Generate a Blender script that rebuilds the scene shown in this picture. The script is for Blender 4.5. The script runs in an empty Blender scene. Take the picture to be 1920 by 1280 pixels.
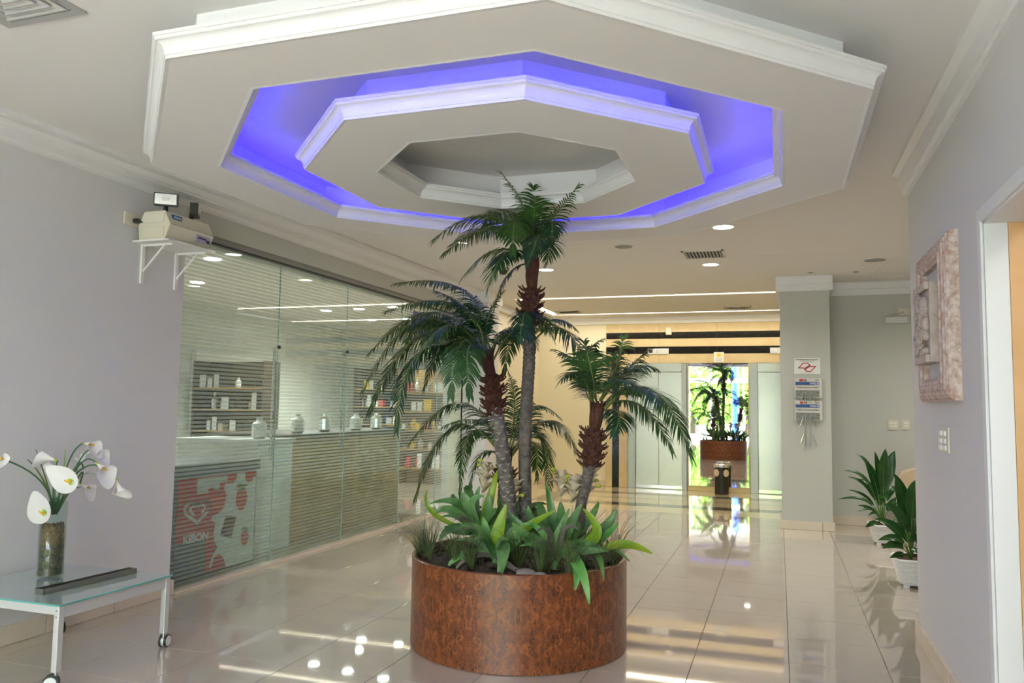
import bpy, bmesh, math, random
from mathutils import Vector, Matrix
from math import pi, sin, cos, radians as RD
random.seed(7)
S = bpy.context.scene
COL = S.collection

# ------------------------------------------------------------------ camera, world, light, exposure
cd = bpy.data.cameras.new('camera'); cam = bpy.data.objects.new('camera', cd); COL.objects.link(cam)
cd.sensor_width = 36.0; cd.lens = 1477.6 * 36.0 / 1920.0; cd.clip_start = 0.05; cd.clip_end = 300
F_ = Vector((-0.3197, 0.9440, 0.0811)).normalized()
R0 = Vector((0.9472, 0.3208, 0.0)); U0 = R0.cross(F_)
ro = 0.0153
R_ = (cos(ro) * R0 + sin(ro) * U0).normalized(); U_ = R_.cross(F_)
cam.matrix_world = Matrix(((R_.x, U_.x, -F_.x, 0), (R_.y, U_.y, -F_.y, 0), (R_.z, U_.z, -F_.z, 1.38), (0, 0, 0, 1)))
S.camera = cam
S.view_settings.view_transform = 'Standard'; S.view_settings.look = 'None'
S.view_settings.gamma = 1.0; S.view_settings.use_curve_mapping = False
S.view_settings.exposure = 0.74
W = bpy.data.worlds.new('World'); S.world = W; W.use_nodes = True
wn = W.node_tree.nodes; wl = W.node_tree.links
wbg = wn['Background']
tc = wn.new('ShaderNodeTexCoord'); sx = wn.new('ShaderNodeSeparateXYZ'); rp = wn.new('ShaderNodeValToRGB')
wl.new(tc.outputs['Generated'], sx.inputs[0]); wl.new(sx.outputs['Z'], rp.inputs[0]); wl.new(rp.outputs[0], wbg.inputs[0])
rp.color_ramp.elements[0].position = 0.0; rp.color_ramp.elements[0].color = (1.0, 0.98, 0.95, 1)
rp.color_ramp.elements[1].position = 0.7; rp.color_ramp.elements[1].color = (0.80, 0.88, 1.0, 1)
wbg.inputs[1].default_value = 12
def arealight(name, loc, rot, sx_, sy_, power, col=(1, 1, 1), portal=False):
    l = bpy.data.lights.new(name, 'AREA'); l.shape = 'RECTANGLE'; l.size = sx_; l.size_y = sy_
    l.energy = power; l.color = col
    if portal: l.cycles.is_portal = True
    o = bpy.data.objects.new(name, l); o.location = loc; o.rotation_euler = rot; COL.objects.link(o); return o
arealight('daylight_portal', (-1.6, -4.95, 2.1), (RD(90), 0, 0), 7.6, 4.2, 1, portal=True)
sun = bpy.data.lights.new('sun', 'SUN'); sun.energy = 22; sun.angle = RD(1); sun.color = (1, .95, .86)
so = bpy.data.objects.new('sun', sun); so.rotation_euler = (RD(33), 0, RD(-16)); COL.objects.link(so)
S.cycles.max_bounces = 9; S.cycles.diffuse_bounces = 5; S.cycles.glossy_bounces = 5
S.cycles.transmission_bounces = 6; S.cycles.transparent_max_bounces = 24
S.cycles.sample_clamp_indirect = 6.0; S.cycles.caustics_reflective = False; S.cycles.caustics_refractive = False
S.cycles.use_denoising = True

# ------------------------------------------------------------------ materials
def mat(name, col=(.8, .8, .8), rough=.5, metal=0, spec=.5, coat=0, emis=None, estr=0, bump=None, noise=None, trans=0, ior=1.5, alpha=1):
    m = bpy.data.materials.new(name); m.use_nodes = True
    n = m.node_tree.nodes; l = m.node_tree.links; b = n['Principled BSDF']
    b.inputs['Base Color'].default_value = (*col, 1); b.inputs['Roughness'].default_value = rough
    b.inputs['Metallic'].default_value = metal; b.inputs['Specular IOR Level'].default_value = spec
    b.inputs['Coat Weight'].default_value = coat; b.inputs['Coat Roughness'].default_value = .03
    b.inputs['Transmission Weight'].default_value = trans; b.inputs['IOR'].default_value = ior
    b.inputs['Alpha'].default_value = alpha
    if emis: b.inputs['Emission Color'].default_value = (*emis, 1); b.inputs['Emission Strength'].default_value = estr
    if noise:     # (scale, amount, colour2)
        t = n.new('ShaderNodeTexCoord'); x = n.new('ShaderNodeTexNoise'); x.inputs['Scale'].default_value = noise[0]
        x.inputs['Detail'].default_value = 6; x.inputs['Roughness'].default_value = .6
        l.new(t.outputs['Object'], x.inputs['Vector'])
        r = n.new('ShaderNodeValToRGB'); l.new(x.outputs['Fac'], r.inputs[0])
        r.color_ramp.elements[0].position = .5 - noise[1]; r.color_ramp.elements[1].position = .5 + noise[1]
        r.color_ramp.elements[0].color = (*col, 1); r.color_ramp.elements[1].color = (*noise[2], 1)
        l.new(r.outputs[0], b.inputs['Base Color'])
    if bump:      # (scale, strength, distance)
        t = n.new('ShaderNodeTexCoord'); x = n.new('ShaderNodeTexNoise'); x.inputs['Scale'].default_value = bump[0]
        x.inputs['Detail'].default_value = 5
        l.new(t.outputs['Object'], x.inputs['Vector'])
        u = n.new('ShaderNodeBump'); u.inputs['Strength'].default_value = bump[1]; u.inputs['Distance'].default_value = bump[2]
        l.new(x.outputs['Fac'], u.inputs['Height']); l.new(u.outputs[0], b.inputs['Normal'])
    return m
M = {}
M['wall'] = mat('wall_paint', (.64, .63, .64), .65, bump=(60, .05, .002))
M['wallside'] = mat('wall_paint_sage', (.51, .52, .485), .65, bump=(60, .05, .002))
M['cream'] = mat('wall_paint_cream', (.78, .72, .55), .6)
M['ceil'] = mat('ceiling_paint', (.76, .745, .725), .8)
M['plaster'] = mat('white_plaster', (.77, .77, .77), .45)
M['trimw'] = mat('trim_white', (.72, .73, .74), .5)
M['tile'] = mat('porcelain_tile', (.48, .41, .34), .035, spec=.75, coat=.5, ior=1.55, noise=(1.3, .35, (.55, .48, .405)))
M['tilec'] = mat('cream_marble_tile', (.74, .62, .40), .05, spec=.7, coat=.5, noise=(2.2, .3, (.80, .70, .50)))
M['tiled'] = mat('dark_granite_tile', (.10, .085, .07), .06, spec=.6, coat=.4, noise=(30, .2, (.16, .14, .12)))
M['grout'] = mat('grout', (.22, .18, .15), .8)
M['skirt'] = mat('baseboard_stone', (.60, .51, .41), .25, coat=.2, noise=(4, .3, (.68, .59, .49)))
M['marble'] = mat('beige_marble', (.62, .47, .25), .15, coat=.4, noise=(6, .28, (.70, .57, .34)))
M['black'] = mat('black_granite', (.006, .006, .006), .12, coat=.15, spec=.3, noise=(60, .2, (.014, .013, .012)))
M['steel'] = mat('brushed_steel', (.48, .455, .425), .27, metal=1, bump=(7, .06, .02))
M['steeld'] = mat('steel_frame', (.38, .375, .36), .35, metal=1)
M['mirror'] = mat('mirror', (.95, .96, .95), .0, metal=1)
M['chrome'] = mat('chrome', (.8, .8, .82), .12, metal=1)
M['alu'] = mat('painted_aluminium', (.66, .67, .68), .38, metal=.35)
M['white'] = mat('white_plastic', (.80, .80, .78), .4)
M['cream_pl'] = mat('cream_plastic', (.66, .62, .50), .5)
M['blackpl'] = mat('black_plastic', (.02, .02, .02), .35)
M['darkgrey'] = mat('charcoal_plastic', (.10, .12, .12), .4)
M['greyv'] = mat('vent_grey', (.38, .385, .37), .5)
M['speaker'] = mat('speaker_cloth', (.33, .33, .31), .8)
M['soil'] = mat('bark_soil', (.035, .022, .015), .9, bump=(40, 1, .03), noise=(25, .15, (.10, .065, .045)))
M['trunk'] = mat('palm_trunk', (.065, .055, .048), .75, bump=(30, 1, .02), noise=(22, .18, (.20, .17, .145)))
M['scar'] = mat('palm_scar', (.30, .27, .235), .8)
M['scardark'] = mat('palm_scar_dark', (.17, .15, .13), .8)
M['fibre'] = mat('palm_fibre', (.055, .018, .010), .85, bump=(60, .9, .01), noise=(30, .2, (.12, .04, .022)))
M['stalk'] = mat('frond_stalk', (.13, .17, .035), .5)
M['frond0'] = mat('frond_dark', (.012, .050, .028), .38, noise=(9, .25, (.025, .085, .030)))
M['frond1'] = mat('frond_mid', (.022, .085, .020), .4, noise=(9, .25, (.055, .14, .025)))
M['frond2'] = mat('frond_light', (.07, .15, .025), .42, noise=(9, .25, (.11, .20, .04)))
M['leaf0'] = mat('strap_leaf_green', (.05, .17, .04), .35, noise=(9, .15, (.17, .33, .10)))
M['leaf1'] = mat('strap_leaf_pale', (.12, .27, .09), .4, noise=(14, .2, (.20, .36, .14)))
M['leaf2'] = mat('strap_leaf_lime', (.17, .33, .015), .32, noise=(7, .15, (.32, .44, .02)))
M['leaf3'] = mat('strap_leaf_bright', (.06, .26, .045), .35, noise=(9, .15, (.20, .45, .12)))
M['leaf4'] = mat('strap_leaf_mauve', (.12, .13, .09), .5, noise=(14, .2, (.20, .15, .14)))
M['bract'] = mat('dry_bract', (.62, .50, .34), .7, noise=(25, .2, (.75, .66, .50)))
M['bractg'] = mat('bract_tip', (.42, .48, .03), .6)
M['grass'] = mat('grass_blade', (.09, .13, .05), .6, noise=(12, .2, (.13, .17, .06)))
M['lily'] = mat('lily_leaf', (.010, .055, .012), .3, noise=(12, .2, (.03, .11, .02)))
M['midrib'] = mat('leaf_midrib', (.09, .20, .04), .4)
M['petal'] = mat('white_petal', (.88, .87, .86), .5)
M['spadix'] = mat('yellow_spadix', (.85, .45, .02), .6)
M['petalg'] = mat('petal_throat', (.35, .55, .05), .5)
M['stem'] = mat('flower_stem', (.045, .13, .05), .45)
M['blade'] = mat('vase_blade', (.13, .20, .05), .5)
M['wood_door'] = mat('door_wood', (.62, .36, .16), .4, noise=(5, .2, (.70, .43, .21)))
M['ceramic'] = mat('washed_wood', (.70, .60, .56), .7, bump=(25, .8, .01), noise=(30, .14, (.42, .27, .20)))
M['relief'] = mat('carved_plaque', (.40, .32, .28), .7, bump=(30, .5, .01), noise=(14, .2, (.58, .50, .46)))
M['mat_board'] = mat('linen_board', (.66, .65, .68), .8)
M['red'] = mat('red_print', (.62, .03, .02), .5)
M['redem'] = mat('red_ink', (.55, .02, .04), .5)
M['whiteink'] = mat('white_ink', (.82, .83, .82), .5)
M['blackink'] = mat('black_ink', (.03, .03, .035), .5)
M['blueink'] = mat('blue_ink', (.03, .09, .28), .5)
M['greyink'] = mat('grey_photo', (.10, .11, .10), .5, noise=(60, .15, (.30, .32, .30)))
M['paper'] = mat('newsprint', (.62, .60, .56), .7)
M['paperw'] = mat('white_paper', (.78, .79, .76), .6)
M['yellow'] = mat('yellow_ink', (.85, .55, .02), .5)
M['bluesign'] = mat('blue_sign', (.035, .045, .30), .4)
M['gold'] = mat('gold_ink', (.62, .50, .38), .4)
M['tan'] = mat('tan_laminate', (.36, .22, .065), .45, noise=(3, .3, (.42, .27, .09)))
M['brownp'] = mat('dark_panel', (.05, .035, .025), .4)
M['pot'] = mat('white_wicker', (.80, .80, .80), .5)
M['potin'] = mat('terracotta', (.20, .06, .03), .7)
M['choc'] = mat('chocolate', (.07, .03, .02), .4)
M['rattan'] = mat('beige_rattan', (.55, .44, .30), .7)
M['peat'] = mat('vase_dark_bark', (.05, .035, .025), .7, bump=(60, 1, .02), noise=(45, .12, (.20, .14, .07)))
M['coir'] = mat('vase_brown_coir', (.16, .085, .035), .8, bump=(60, 1, .02), noise=(60, .15, (.34, .19, .08)))
M['asphalt'] = mat('outdoor_paving', (.72, .71, .68), .8)
M['hedge'] = mat('tree_leaves', (.10, .26, .03), .6, noise=(2, .3, (.30, .48, .06)))
M['bark'] = mat('tree_bark', (.10, .07, .05), .8)
M['bluecol'] = mat('blue_column', (.02, .12, .75), .4)
def emat(name, col, s):
    m = bpy.data.materials.new(name); m.use_nodes = True; n = m.node_tree.nodes; n.clear()
    e = n.new('ShaderNodeEmission'); e.inputs[0].default_value = (*col, 1); e.inputs[1].default_value = s
    o = n.new('ShaderNodeOutputMaterial'); m.node_tree.links.new(e.outputs[0], o.inputs[0]); return m
M['led'] = emat('blue_led', (.012, .004, 1.0), 30)
M['bulb'] = emat('downlight_bulb', (1, .97, .9), 12)
M['tube'] = emat('fluorescent_tube', (1, .86, .58), 3)
M['shopbulb'] = emat('shop_bulb', (1, .97, .92), 25)

def leafglow(m, w=.25):      # thin leaves pass some light
    n = m.node_tree.nodes; l = m.node_tree.links; b = n['Principled BSDF']; o = n['Material Output']
    t = n.new('ShaderNodeBsdfTranslucent'); mx = n.new('ShaderNodeMixShader'); mx.inputs[0].default_value = w
    src = b.inputs['Base Color'].links
    if src: l.new(src[0].from_socket, t.inputs[0])
    else: t.inputs[0].default_value = b.inputs['Base Color'].default_value
    l.new(b.outputs[0], mx.inputs[1]); l.new(t.outputs[0], mx.inputs[2]); l.new(mx.outputs[0], o.inputs[0])
for k in ('frond0', 'frond1', 'frond2', 'leaf0', 'leaf1', 'leaf2', 'leaf3', 'petal', 'lily', 'grass', 'hedge'): leafglow(M[k])

def glassmat(name, tint, stripes=False, gl=.9):
    m = bpy.data.materials.new(name); m.use_nodes = True; n = m.node_tree.nodes; l = m.node_tree.links; n.clear()
    o = n.new('ShaderNodeOutputMaterial')
    t = n.new('ShaderNodeBsdfTransparent'); t.inputs[0].default_value = (*tint, 1)
    g = n.new('ShaderNodeBsdfGlossy'); g.inputs[0].default_value = (gl, gl, gl, 1); g.inputs[1].default_value = 0.0
    f = n.new('ShaderNodeFresnel'); gb = n.new('ShaderNodeNewGeometry')
    ib = n.new('ShaderNodeMapRange'); ib.inputs['To Min'].default_value = 1.5; ib.inputs['To Max'].default_value = 1 / 1.5
    l.new(gb.outputs['Backfacing'], ib.inputs['Value']); l.new(ib.outputs[0], f.inputs[0])
    mx = n.new('ShaderNodeMixShader')
    base = t.outputs[0]
    if stripes:
        ge = n.new('ShaderNodeNewGeometry'); s = n.new('ShaderNodeSeparateXYZ'); l.new(ge.outputs['Position'], s.inputs[0])
        mo = n.new('ShaderNodeMath'); mo.operation = 'MODULO'; mo.inputs[1].default_value = .0315; l.new(s.outputs['Z'], mo.inputs[0])
        gt = n.new('ShaderNodeMath'); gt.operation = 'GREATER_THAN'; gt.inputs[1].default_value = .0105; l.new(mo.outputs[0], gt.inputs[0])
        d = n.new('ShaderNodeBsdfDiffuse'); d.inputs[0].default_value = (.66, .80, .76, 1)
        tr = n.new('ShaderNodeBsdfTranslucent'); tr.inputs[0].default_value = (.66, .80, .77, 1)
        a = n.new('ShaderNodeMixShader'); a.inputs[0].default_value = .35; l.new(d.outputs[0], a.inputs[1]); l.new(tr.outputs[0], a.inputs[2])
        t2 = n.new('ShaderNodeBsdfTransparent'); t2.inputs[0].default_value = (.80, .88, .86, 1)
        b = n.new('ShaderNodeMixShader'); b.inputs[0].default_value = .22; l.new(t2.outputs[0], b.inputs[1]); l.new(a.outputs[0], b.inputs[2])
        c = n.new('ShaderNodeMixShader'); l.new(gt.outputs[0], c.inputs[0]); l.new(t.outputs[0], c.inputs[1]); l.new(b.outputs[0], c.inputs[2])
        base = c.outputs[0]
    l.new(f.outputs[0], mx.inputs[0]); l.new(base, mx.inputs[1]); l.new(g.outputs[0], mx.inputs[2]); l.new(mx.outputs[0], o.inputs[0])
    return m
M['glass'] = glassmat('clear_glass', (.90, .96, .93))
M['striped'] = glassmat('striped_film_glass', (.88, .94, .92), True)
M['facade'] = glassmat('facade_glass', (.95, .98, .97))
M['tabletop'] = mat('back_painted_glass', (.36, .47, .45), .06, coat=1.0, spec=.6)
M['glassedge'] = mat('glass_edge', (.10, .42, .38), .15, coat=.5)

def burl():
    m = bpy.data.materials.new('burl_veneer'); m.use_nodes = True; n = m.node_tree.nodes; l = m.node_tree.links; b = n['Principled BSDF']
    t = n.new('ShaderNodeTexCoord')
    # veneer leaves are book-matched: fold the angle round the drum
    s = n.new('ShaderNodeSeparateXYZ'); l.new(t.outputs['Object'], s.inputs[0])
    at = n.new('ShaderNodeMath'); at.operation = 'ARCTAN2'; l.new(s.outputs['Y'], at.inputs[0]); l.new(s.outputs['X'], at.inputs[1])
    pp = n.new('ShaderNodeMath'); pp.operation = 'PINGPONG'; pp.inputs[1].default_value = .42; l.new(at.outputs[0], pp.inputs[0])
    zz = n.new('ShaderNodeMath'); zz.operation = 'PINGPONG'; zz.inputs[1].default_value = .30; l.new(s.outputs['Z'], zz.inputs[0])
    c = n.new('ShaderNodeCombineXYZ'); l.new(pp.outputs[0], c.inputs[0]); l.new(zz.outputs[0], c.inputs[1])
    n1 = n.new('ShaderNodeTexNoise'); n1.inputs['Scale'].default_value = 19; n1.inputs['Detail'].default_value = 10; n1.inputs['Distortion'].default_value = 1.3
    l.new(c.outputs[0], n1.inputs['Vector'])
    r = n.new('ShaderNodeValToRGB'); l.new(n1.outputs['Fac'], r.inputs[0]); e = r.color_ramp.elements
    e[0].position = .30; e[0].color = (.10, .026, .008, 1); e[1].position = .70; e[1].color = (.32, .10, .022, 1)
    x = e.new(.48); x.color = (.165, .045, .011, 1)
    vm = n.new('ShaderNodeVectorMath'); vm.operation = 'MULTIPLY_ADD'; v = n.new('ShaderNodeTexVoronoi'); v.inputs['Scale'].default_value = 46; l.new(n1.outputs['Color'], vm.inputs[0]); vm.inputs[1].default_value = (.05, .05, .05); l.new(c.outputs[0], vm.inputs[2]); l.new(vm.outputs[0], v.inputs['Vector'])
    n2 = n.new('ShaderNodeTexNoise'); n2.inputs['Scale'].default_value = 9; l.new(c.outputs[0], n2.inputs['Vector'])
    ad = n.new('ShaderNodeMath'); ad.operation = 'MULTIPLY_ADD'; ad.inputs[1].default_value = -1.5; ad.inputs[2].default_value = .98
    l.new(n2.outputs['Fac'], ad.inputs[0])
    lt = n.new('ShaderNodeMath'); lt.operation = 'LESS_THAN'; l.new(v.outputs['Distance'], lt.inputs[0]); l.new(ad.outputs[0], lt.inputs[1])
    mx = n.new('ShaderNodeMix'); mx.data_type = 'RGBA'; mu = n.new('ShaderNodeMath'); mu.operation = 'MULTIPLY'; mu.inputs[1].default_value = .78
    l.new(lt.outputs[0], mu.inputs[0]); l.new(mu.outputs[0], mx.inputs['Factor']); l.new(r.outputs[0], mx.inputs['A']); mx.inputs['B'].default_value = (.03, .008, .004, 1)
    l.new(mx.outputs['Result'], b.inputs['Base Color']); b.inputs['Roughness'].default_value = .32; b.inputs['Coat Weight'].default_value = .25
    b.inputs['Coat Roughness'].default_value = .2
    return m
M['burl'] = burl()

# ------------------------------------------------------------------ helpers
def tag(o, label=None, cat=None, group=None, kind=None):
    if label: o['label'] = label
    if cat: o['category'] = cat
    if group: o['group'] = group
    if kind: o['kind'] = kind
    return o
def empty(name, loc=(0, 0, 0), label=None, cat=None, group=None, kind=None):
    o = bpy.data.objects.new(name, None); o.empty_display_size = .05; COL.objects.link(o); o.location = loc
    return tag(o, label, cat, group, kind)
class MB:
    """mesh builder in world coordinates; build() shifts into the parent's frame"""
    def __init__(s): s.v = []; s.f = []; s.m = []
    def add(s, vs, fs, mi=0):
        b = len(s.v); s.v += [tuple(map(float, v)) for v in vs]; s.f += [tuple(b + i for i in f) for f in fs]; s.m += [mi] * len(fs); return s
    def box(s, x0, x1, y0, y1, z0, z1, mi=0):
        return s.add([(x0, y0, z0), (x1, y0, z0), (x1, y1, z0), (x0, y1, z0), (x0, y0, z1), (x1, y0, z1), (x1, y1, z1), (x0, y1, z1)],
                     [(0, 3, 2, 1), (4, 5, 6, 7), (0, 1, 5, 4), (1, 2, 6, 5), (2, 3, 7, 6), (3, 0, 4, 7)], mi)
    def prism(s, poly, ax, a, b, mi=0):
        """poly of 2-D points extruded along axis ax (0,1,2) from a to b"""
        def P(p, t):
            q = list(p); q.insert(ax, t); return q
        n = len(poly); vs = [P(p, a) for p in poly] + [P(p, b) for p in poly]
        return s.add(vs, [tuple(range(n))[::-1], tuple(range(n, 2 * n))] + [(i, (i + 1) % n, (i + 1) % n + n, i + n) for i in range(n)], mi)
    def lathe(s, prof, c, n=32, mi=0, cap=True, a0=0):
        b = []
        for r, z in prof: b += [(c[0] + r * cos(a0 + 2 * pi * i / n), c[1] + r * sin(a0 + 2 * pi * i / n), c[2] + z) for i in range(n)]
        k = len(prof); fs = [(j * n + i, j * n + (i + 1) % n, (j + 1) * n + (i + 1) % n, (j + 1) * n + i) for j in range(k - 1) for i in range(n)]
        if cap: fs += [tuple(range(n))[::-1], tuple(range((k - 1) * n, k * n))]
        return s.add(b, fs, mi)
    def ring(s, prof, c, n=8, a0=0, mi=0):
        """closed profile of (r, z) swept round n corners"""
        k = len(prof); b = []
        for r, z in prof: b += [(c[0] + r * cos(a0 + 2 * pi * i / n), c[1] + r * sin(a0 + 2 * pi * i / n), z) for i in range(n)]
        return s.add(b, [(j * n + i, j * n + (i + 1) % n, ((j + 1) % k) * n + (i + 1) % n, ((j + 1) % k) * n + i) for j in range(k) for i in range(n)], mi)
    def tube(s, pts, r, n=6, mi=0, cap=True):
        pts = [Vector(p) for p in pts]; k = len(pts); vs = []
        rr = r if isinstance(r, (list, tuple)) else [r] * k
        up = Vector((0.13, 0.21, 1)).normalized()
        for i, p in enumerate(pts):
            d = (pts[min(i + 1, k - 1)] - pts[max(i - 1, 0)]).normalized()
            if abs(d.dot(up)) > .98: up = Vector((1, .1, 0)).normalized()
            a = d.cross(up).normalized(); b = a.cross(d).normalized(); up = b
            vs += [p + rr[i] * (cos(2 * pi * j / n) * a + sin(2 * pi * j / n) * b) for j in range(n)]
        fs = [(i * n + j, i * n + (j + 1) % n, (i + 1) * n + (j + 1) % n, (i + 1) * n + j) for i in range(k - 1) for j in range(n)]
        if cap: fs += [tuple(range(n))[::-1], tuple(range((k - 1) * n, k * n))]
        return s.add(vs, fs, mi)
    def sphere(s, c, r, mi=0, nu=12, nv=8, sc=(1, 1, 1)):
        prof = [(max(r * sin(pi * j / nv), 1e-4), -r * cos(pi * j / nv)) for j in range(nv + 1)]
        b = len(s.v); s.lathe(prof, (0, 0, 0), nu, mi)
        for i in range(b, len(s.v)): v = s.v[i]; s.v[i] = (c[0] + v[0] * sc[0], c[1] + v[1] * sc[1], c[2] + v[2] * sc[2])
        return s
    def build(s, name, mats, parent=None, smooth=False, bevel=0, loc=None, label=None, cat=None, group=None, kind=None, fix=True):
        me = bpy.data.meshes.new(name); off = Vector((0, 0, 0))
        if parent is not None:
            q = parent
            while q is not None: off = off + Vector(q.location); q = q.parent
        elif loc is not None: off = Vector(loc)
        me.from_pydata([tuple(Vector(v) - off) for v in s.v], [], s.f)
        if not isinstance(mats, (list, tuple)): mats = [mats]
        for m in mats: me.materials.append(M[m] if isinstance(m, str) else m)
        if len(mats) > 1: me.polygons.foreach_set('material_index', s.m)
        if fix:
            bm = bmesh.new(); bm.from_mesh(me); bmesh.ops.recalc_face_normals(bm, faces=bm.faces); bm.to_mesh(me); bm.free()
        if smooth: me.polygons.foreach_set('use_smooth', [True] * len(me.polygons))
        o = bpy.data.objects.new(name, me); COL.objects.link(o)
        if parent is not None: o.parent = parent
        elif loc is not None: o.location = loc
        if bevel:
            b = o.modifiers.new('bevel', 'BEVEL'); b.width = bevel; b.segments = 2; b.limit_method = 'ANGLE'; b.angle_limit = RD(50)
        return tag(o, label, cat, group, kind)
def box(name, x0, x1, y0, y1, z0, z1, m, parent=None, **k): return MB().box(x0, x1, y0, y1, z0, z1).build(name, m, parent, **k)
def copy_tree(o, parent=None):
    c = o.copy(); COL.objects.link(c); c.parent = parent
    for ch in [x for x in o.children]: copy_tree(ch, c)
    return c
def bez(P, t): a, b, c = P; return a * (1 - t) ** 2 + b * 2 * t * (1 - t) + c * t * t
def thru(a, m, b):   # quadratic whose t=.5 point is m
    a, m, b = Vector(a), Vector(m), Vector(b); return (a, 2 * m - (a + b) / 2, b)
def text(body, size, origin, right, up, m, name, parent, ext=.0008, align='CENTER', shear=0, sx=1.0, label=None, bold=0):
    cu = bpy.data.curves.new('t', 'FONT'); cu.body = body; cu.size = size; cu.align_x = align; cu.align_y = 'CENTER'
    cu.extrude = ext; cu.shear = shear; cu.resolution_u = 3; cu.offset = bold
    ob = bpy.data.objects.new('t', cu); COL.objects.link(ob); dg = bpy.context.evaluated_depsgraph_get()
    me = bpy.data.meshes.new_from_object(ob.evaluated_get(dg)); bpy.data.objects.remove(ob); bpy.data.curves.remove(cu)
    r = Vector(right).normalized(); u = Vector(up).normalized(); nn = r.cross(u)
    off = Vector((0, 0, 0)); q = parent
    while q is not None: off = off + Vector(q.location); q = q.parent
    for v in me.vertices: c = v.co.copy(); v.co = Vector(origin) - off + r * c.x * sx + u * c.y + nn * c.z
    me.materials.clear(); me.materials.append(M[m])
    o = bpy.data.objects.new(name, me); COL.objects.link(o); o.parent = parent
    if label: o['label'] = label
    return o
def zc(y): return 2.895 + .012 * (y - 3) if y < 8.4 else 2.96

# ------------------------------------------------------------------ floor
XL, XR, YB = -4.13, .80, 13.73
fl = box('floor', -4.6, 6.0, -5.0, 14.2, -.12, -.006, 'grout', kind='structure')
GX, GY, T = -3.463, 3.194, .5
tm = {}
def tile(x0, x1, y0, y1, m, j=.0018, name='tile'):
    w, d = round(x1 - x0, 4), round(y1 - y0, 4); key = (w, d, m)
    if key not in tm:
        me = bpy.data.meshes.new('tile'); a, b, c, e = j, w - j, j, d - j; h = .0006
        vs = [(a, c, -.008), (b, c, -.008), (b, e, -.008), (a, e, -.008), (a, c, -h), (b, c, -h), (b, e, -h), (a, e, -h),
              (a + h, c + h, 0), (b - h, c + h, 0), (b - h, e - h, 0), (a + h, e - h, 0)]
        me.from_pydata(vs, [], [(0, 1, 5, 4), (1, 2, 6, 5), (2, 3, 7, 6), (3, 0, 4, 7), (4, 5, 9, 8), (5, 6, 10, 9), (6, 7, 11, 10), (7, 4, 8, 11), (8, 9, 10, 11)])
        me.materials.append(M[m]); tm[key] = me
    o = bpy.data.objects.new(name, tm[key]); o.location = (x0, y0, 0); o.parent = fl; COL.objects.link(o); return o
def cuts(a, b, g, step):
    k0 = math.ceil((a - g) / step + 1e-6); r = [a]
    while g + k0 * step < b - 1e-6: r.append(g + k0 * step); k0 += 1
    r.append(b); return r
EX = 2.6
xs = cuts(XL, EX, GX, T); ys = cuts(1.6, 10.694, GY, T)
for i in range(len(xs) - 1):
    for j in range(len(ys) - 1):
        x0, x1, y0, y1 = xs[i], xs[i + 1], ys[j], ys[j + 1]
        if x0 > XR + .4 and y0 < 5.3: continue
        if x1 - x0 < .02 or y1 - y0 < .02: continue
        tile(x0, x1, y0, y1, 'tile')
# floor nearer than the picture shows, still laid in the same tile: one piece
nb = MB()
for x0, x1 in zip(cuts(XL, XR, GX, T), cuts(XL, XR, GX, T)[1:]):
    for y0, y1 in zip(cuts(-4.9, 1.6, GY, T), cuts(-4.9, 1.6, GY, T)[1:]):
        nb.box(x0 + .0018, x1 - .0018, y0 + .0018, y1 - .0018, -.008, 0)
nb.build('tile_field', 'tile', fl, kind='stuff')
# lift lobby floor: cream marble with dark bands
rows = [(10.694, 11.25, 'tilec'), (11.25, 11.60, 'tiled'), (11.60, 12.15, 'tilec'), (12.15, 12.22, 'tiled'), (12.22, 12.70, 'tilec'), (12.70, 12.98, 'tiled'), (12.98, 13.70, 'tilec')]
for y0, y1, m in rows:
    xx = [XL, -3.5, -3.2] + [q for q in cuts(-3.2, EX, -2.963, 1.0)[1:]]
    for a, b in zip(xx, xx[1:]):
        mm = m if a > -3.3 else ('tiled' if a == -3.5 and y0 > 11.2 and y1 < 13 else 'tilec')
        tile(a, b, y0, y1, mm)

# ------------------------------------------------------------------ walls
def struct(name, mb, m, **k): return mb.build(name, m, kind='structure', **k)
struct('wall_left', MB().box(XL - .2, XL, -5, 4.66, 0, 3.1), 'wall')
bulk = struct('wall_left_bulkhead', MB().box(XL - .2, XL, 4.66, 10.12, 2.655, 3.1).box(XL - .2, XL - .05, 4.66, 10.12, 2.60, 2.655), 'wallside')
struct('wall_left_lobby', MB().box(XL - .2, XL, 10.1, 13.9, 0, 3.1), 'cream')
struct('wall_left_column', MB().box(XL - .02, -3.78, 10.1, 10.55, 0, 3.0), 'wall')
struct('wall_back', MB().box(XL - .2, 6.0, YB, YB + .2, 0, 3.1), 'cream')
# right wall with a doorway
DY0, DY1, DZ = 2.45, 3.62, 2.16
struct('wall_right', MB().box(XR, XR + .17, DY1, 5.5, 0, 3.1).box(XR, XR + .17, -5, DY0, 0, 3.1).box(XR, XR + .17, DY0, DY1, DZ, 3.1), 'wall')
struct('wall_right_return', MB().box(XR + .17, 3.4, 5.33, 5.5, 0, 3.1), 'wall')
struct('wall_right_hall', MB().box(3.2, 3.4, 5.5, 10.5, 0, 3.1), 'wallside')
struct('wall_niche', MB().box(.2, 3.4, 10.5, 10.6, 0, 3.1), 'wallside')
struct('wall_pillar', MB().box(.025, .575, 9.87, 10.6, 0, 3.0), 'wallside')
struct('wall_right_lobby', MB().box(1.2, 1.4, 10.6, 13.9, 0, 3.1), 'cream')
struct('wall_room_beyond', MB().box(2.6, 2.7, 1.0, 5.33, 0, 3.1).box(.97, 2.7, .9, 1.0, 0, 3.1), 'wall')
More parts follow.
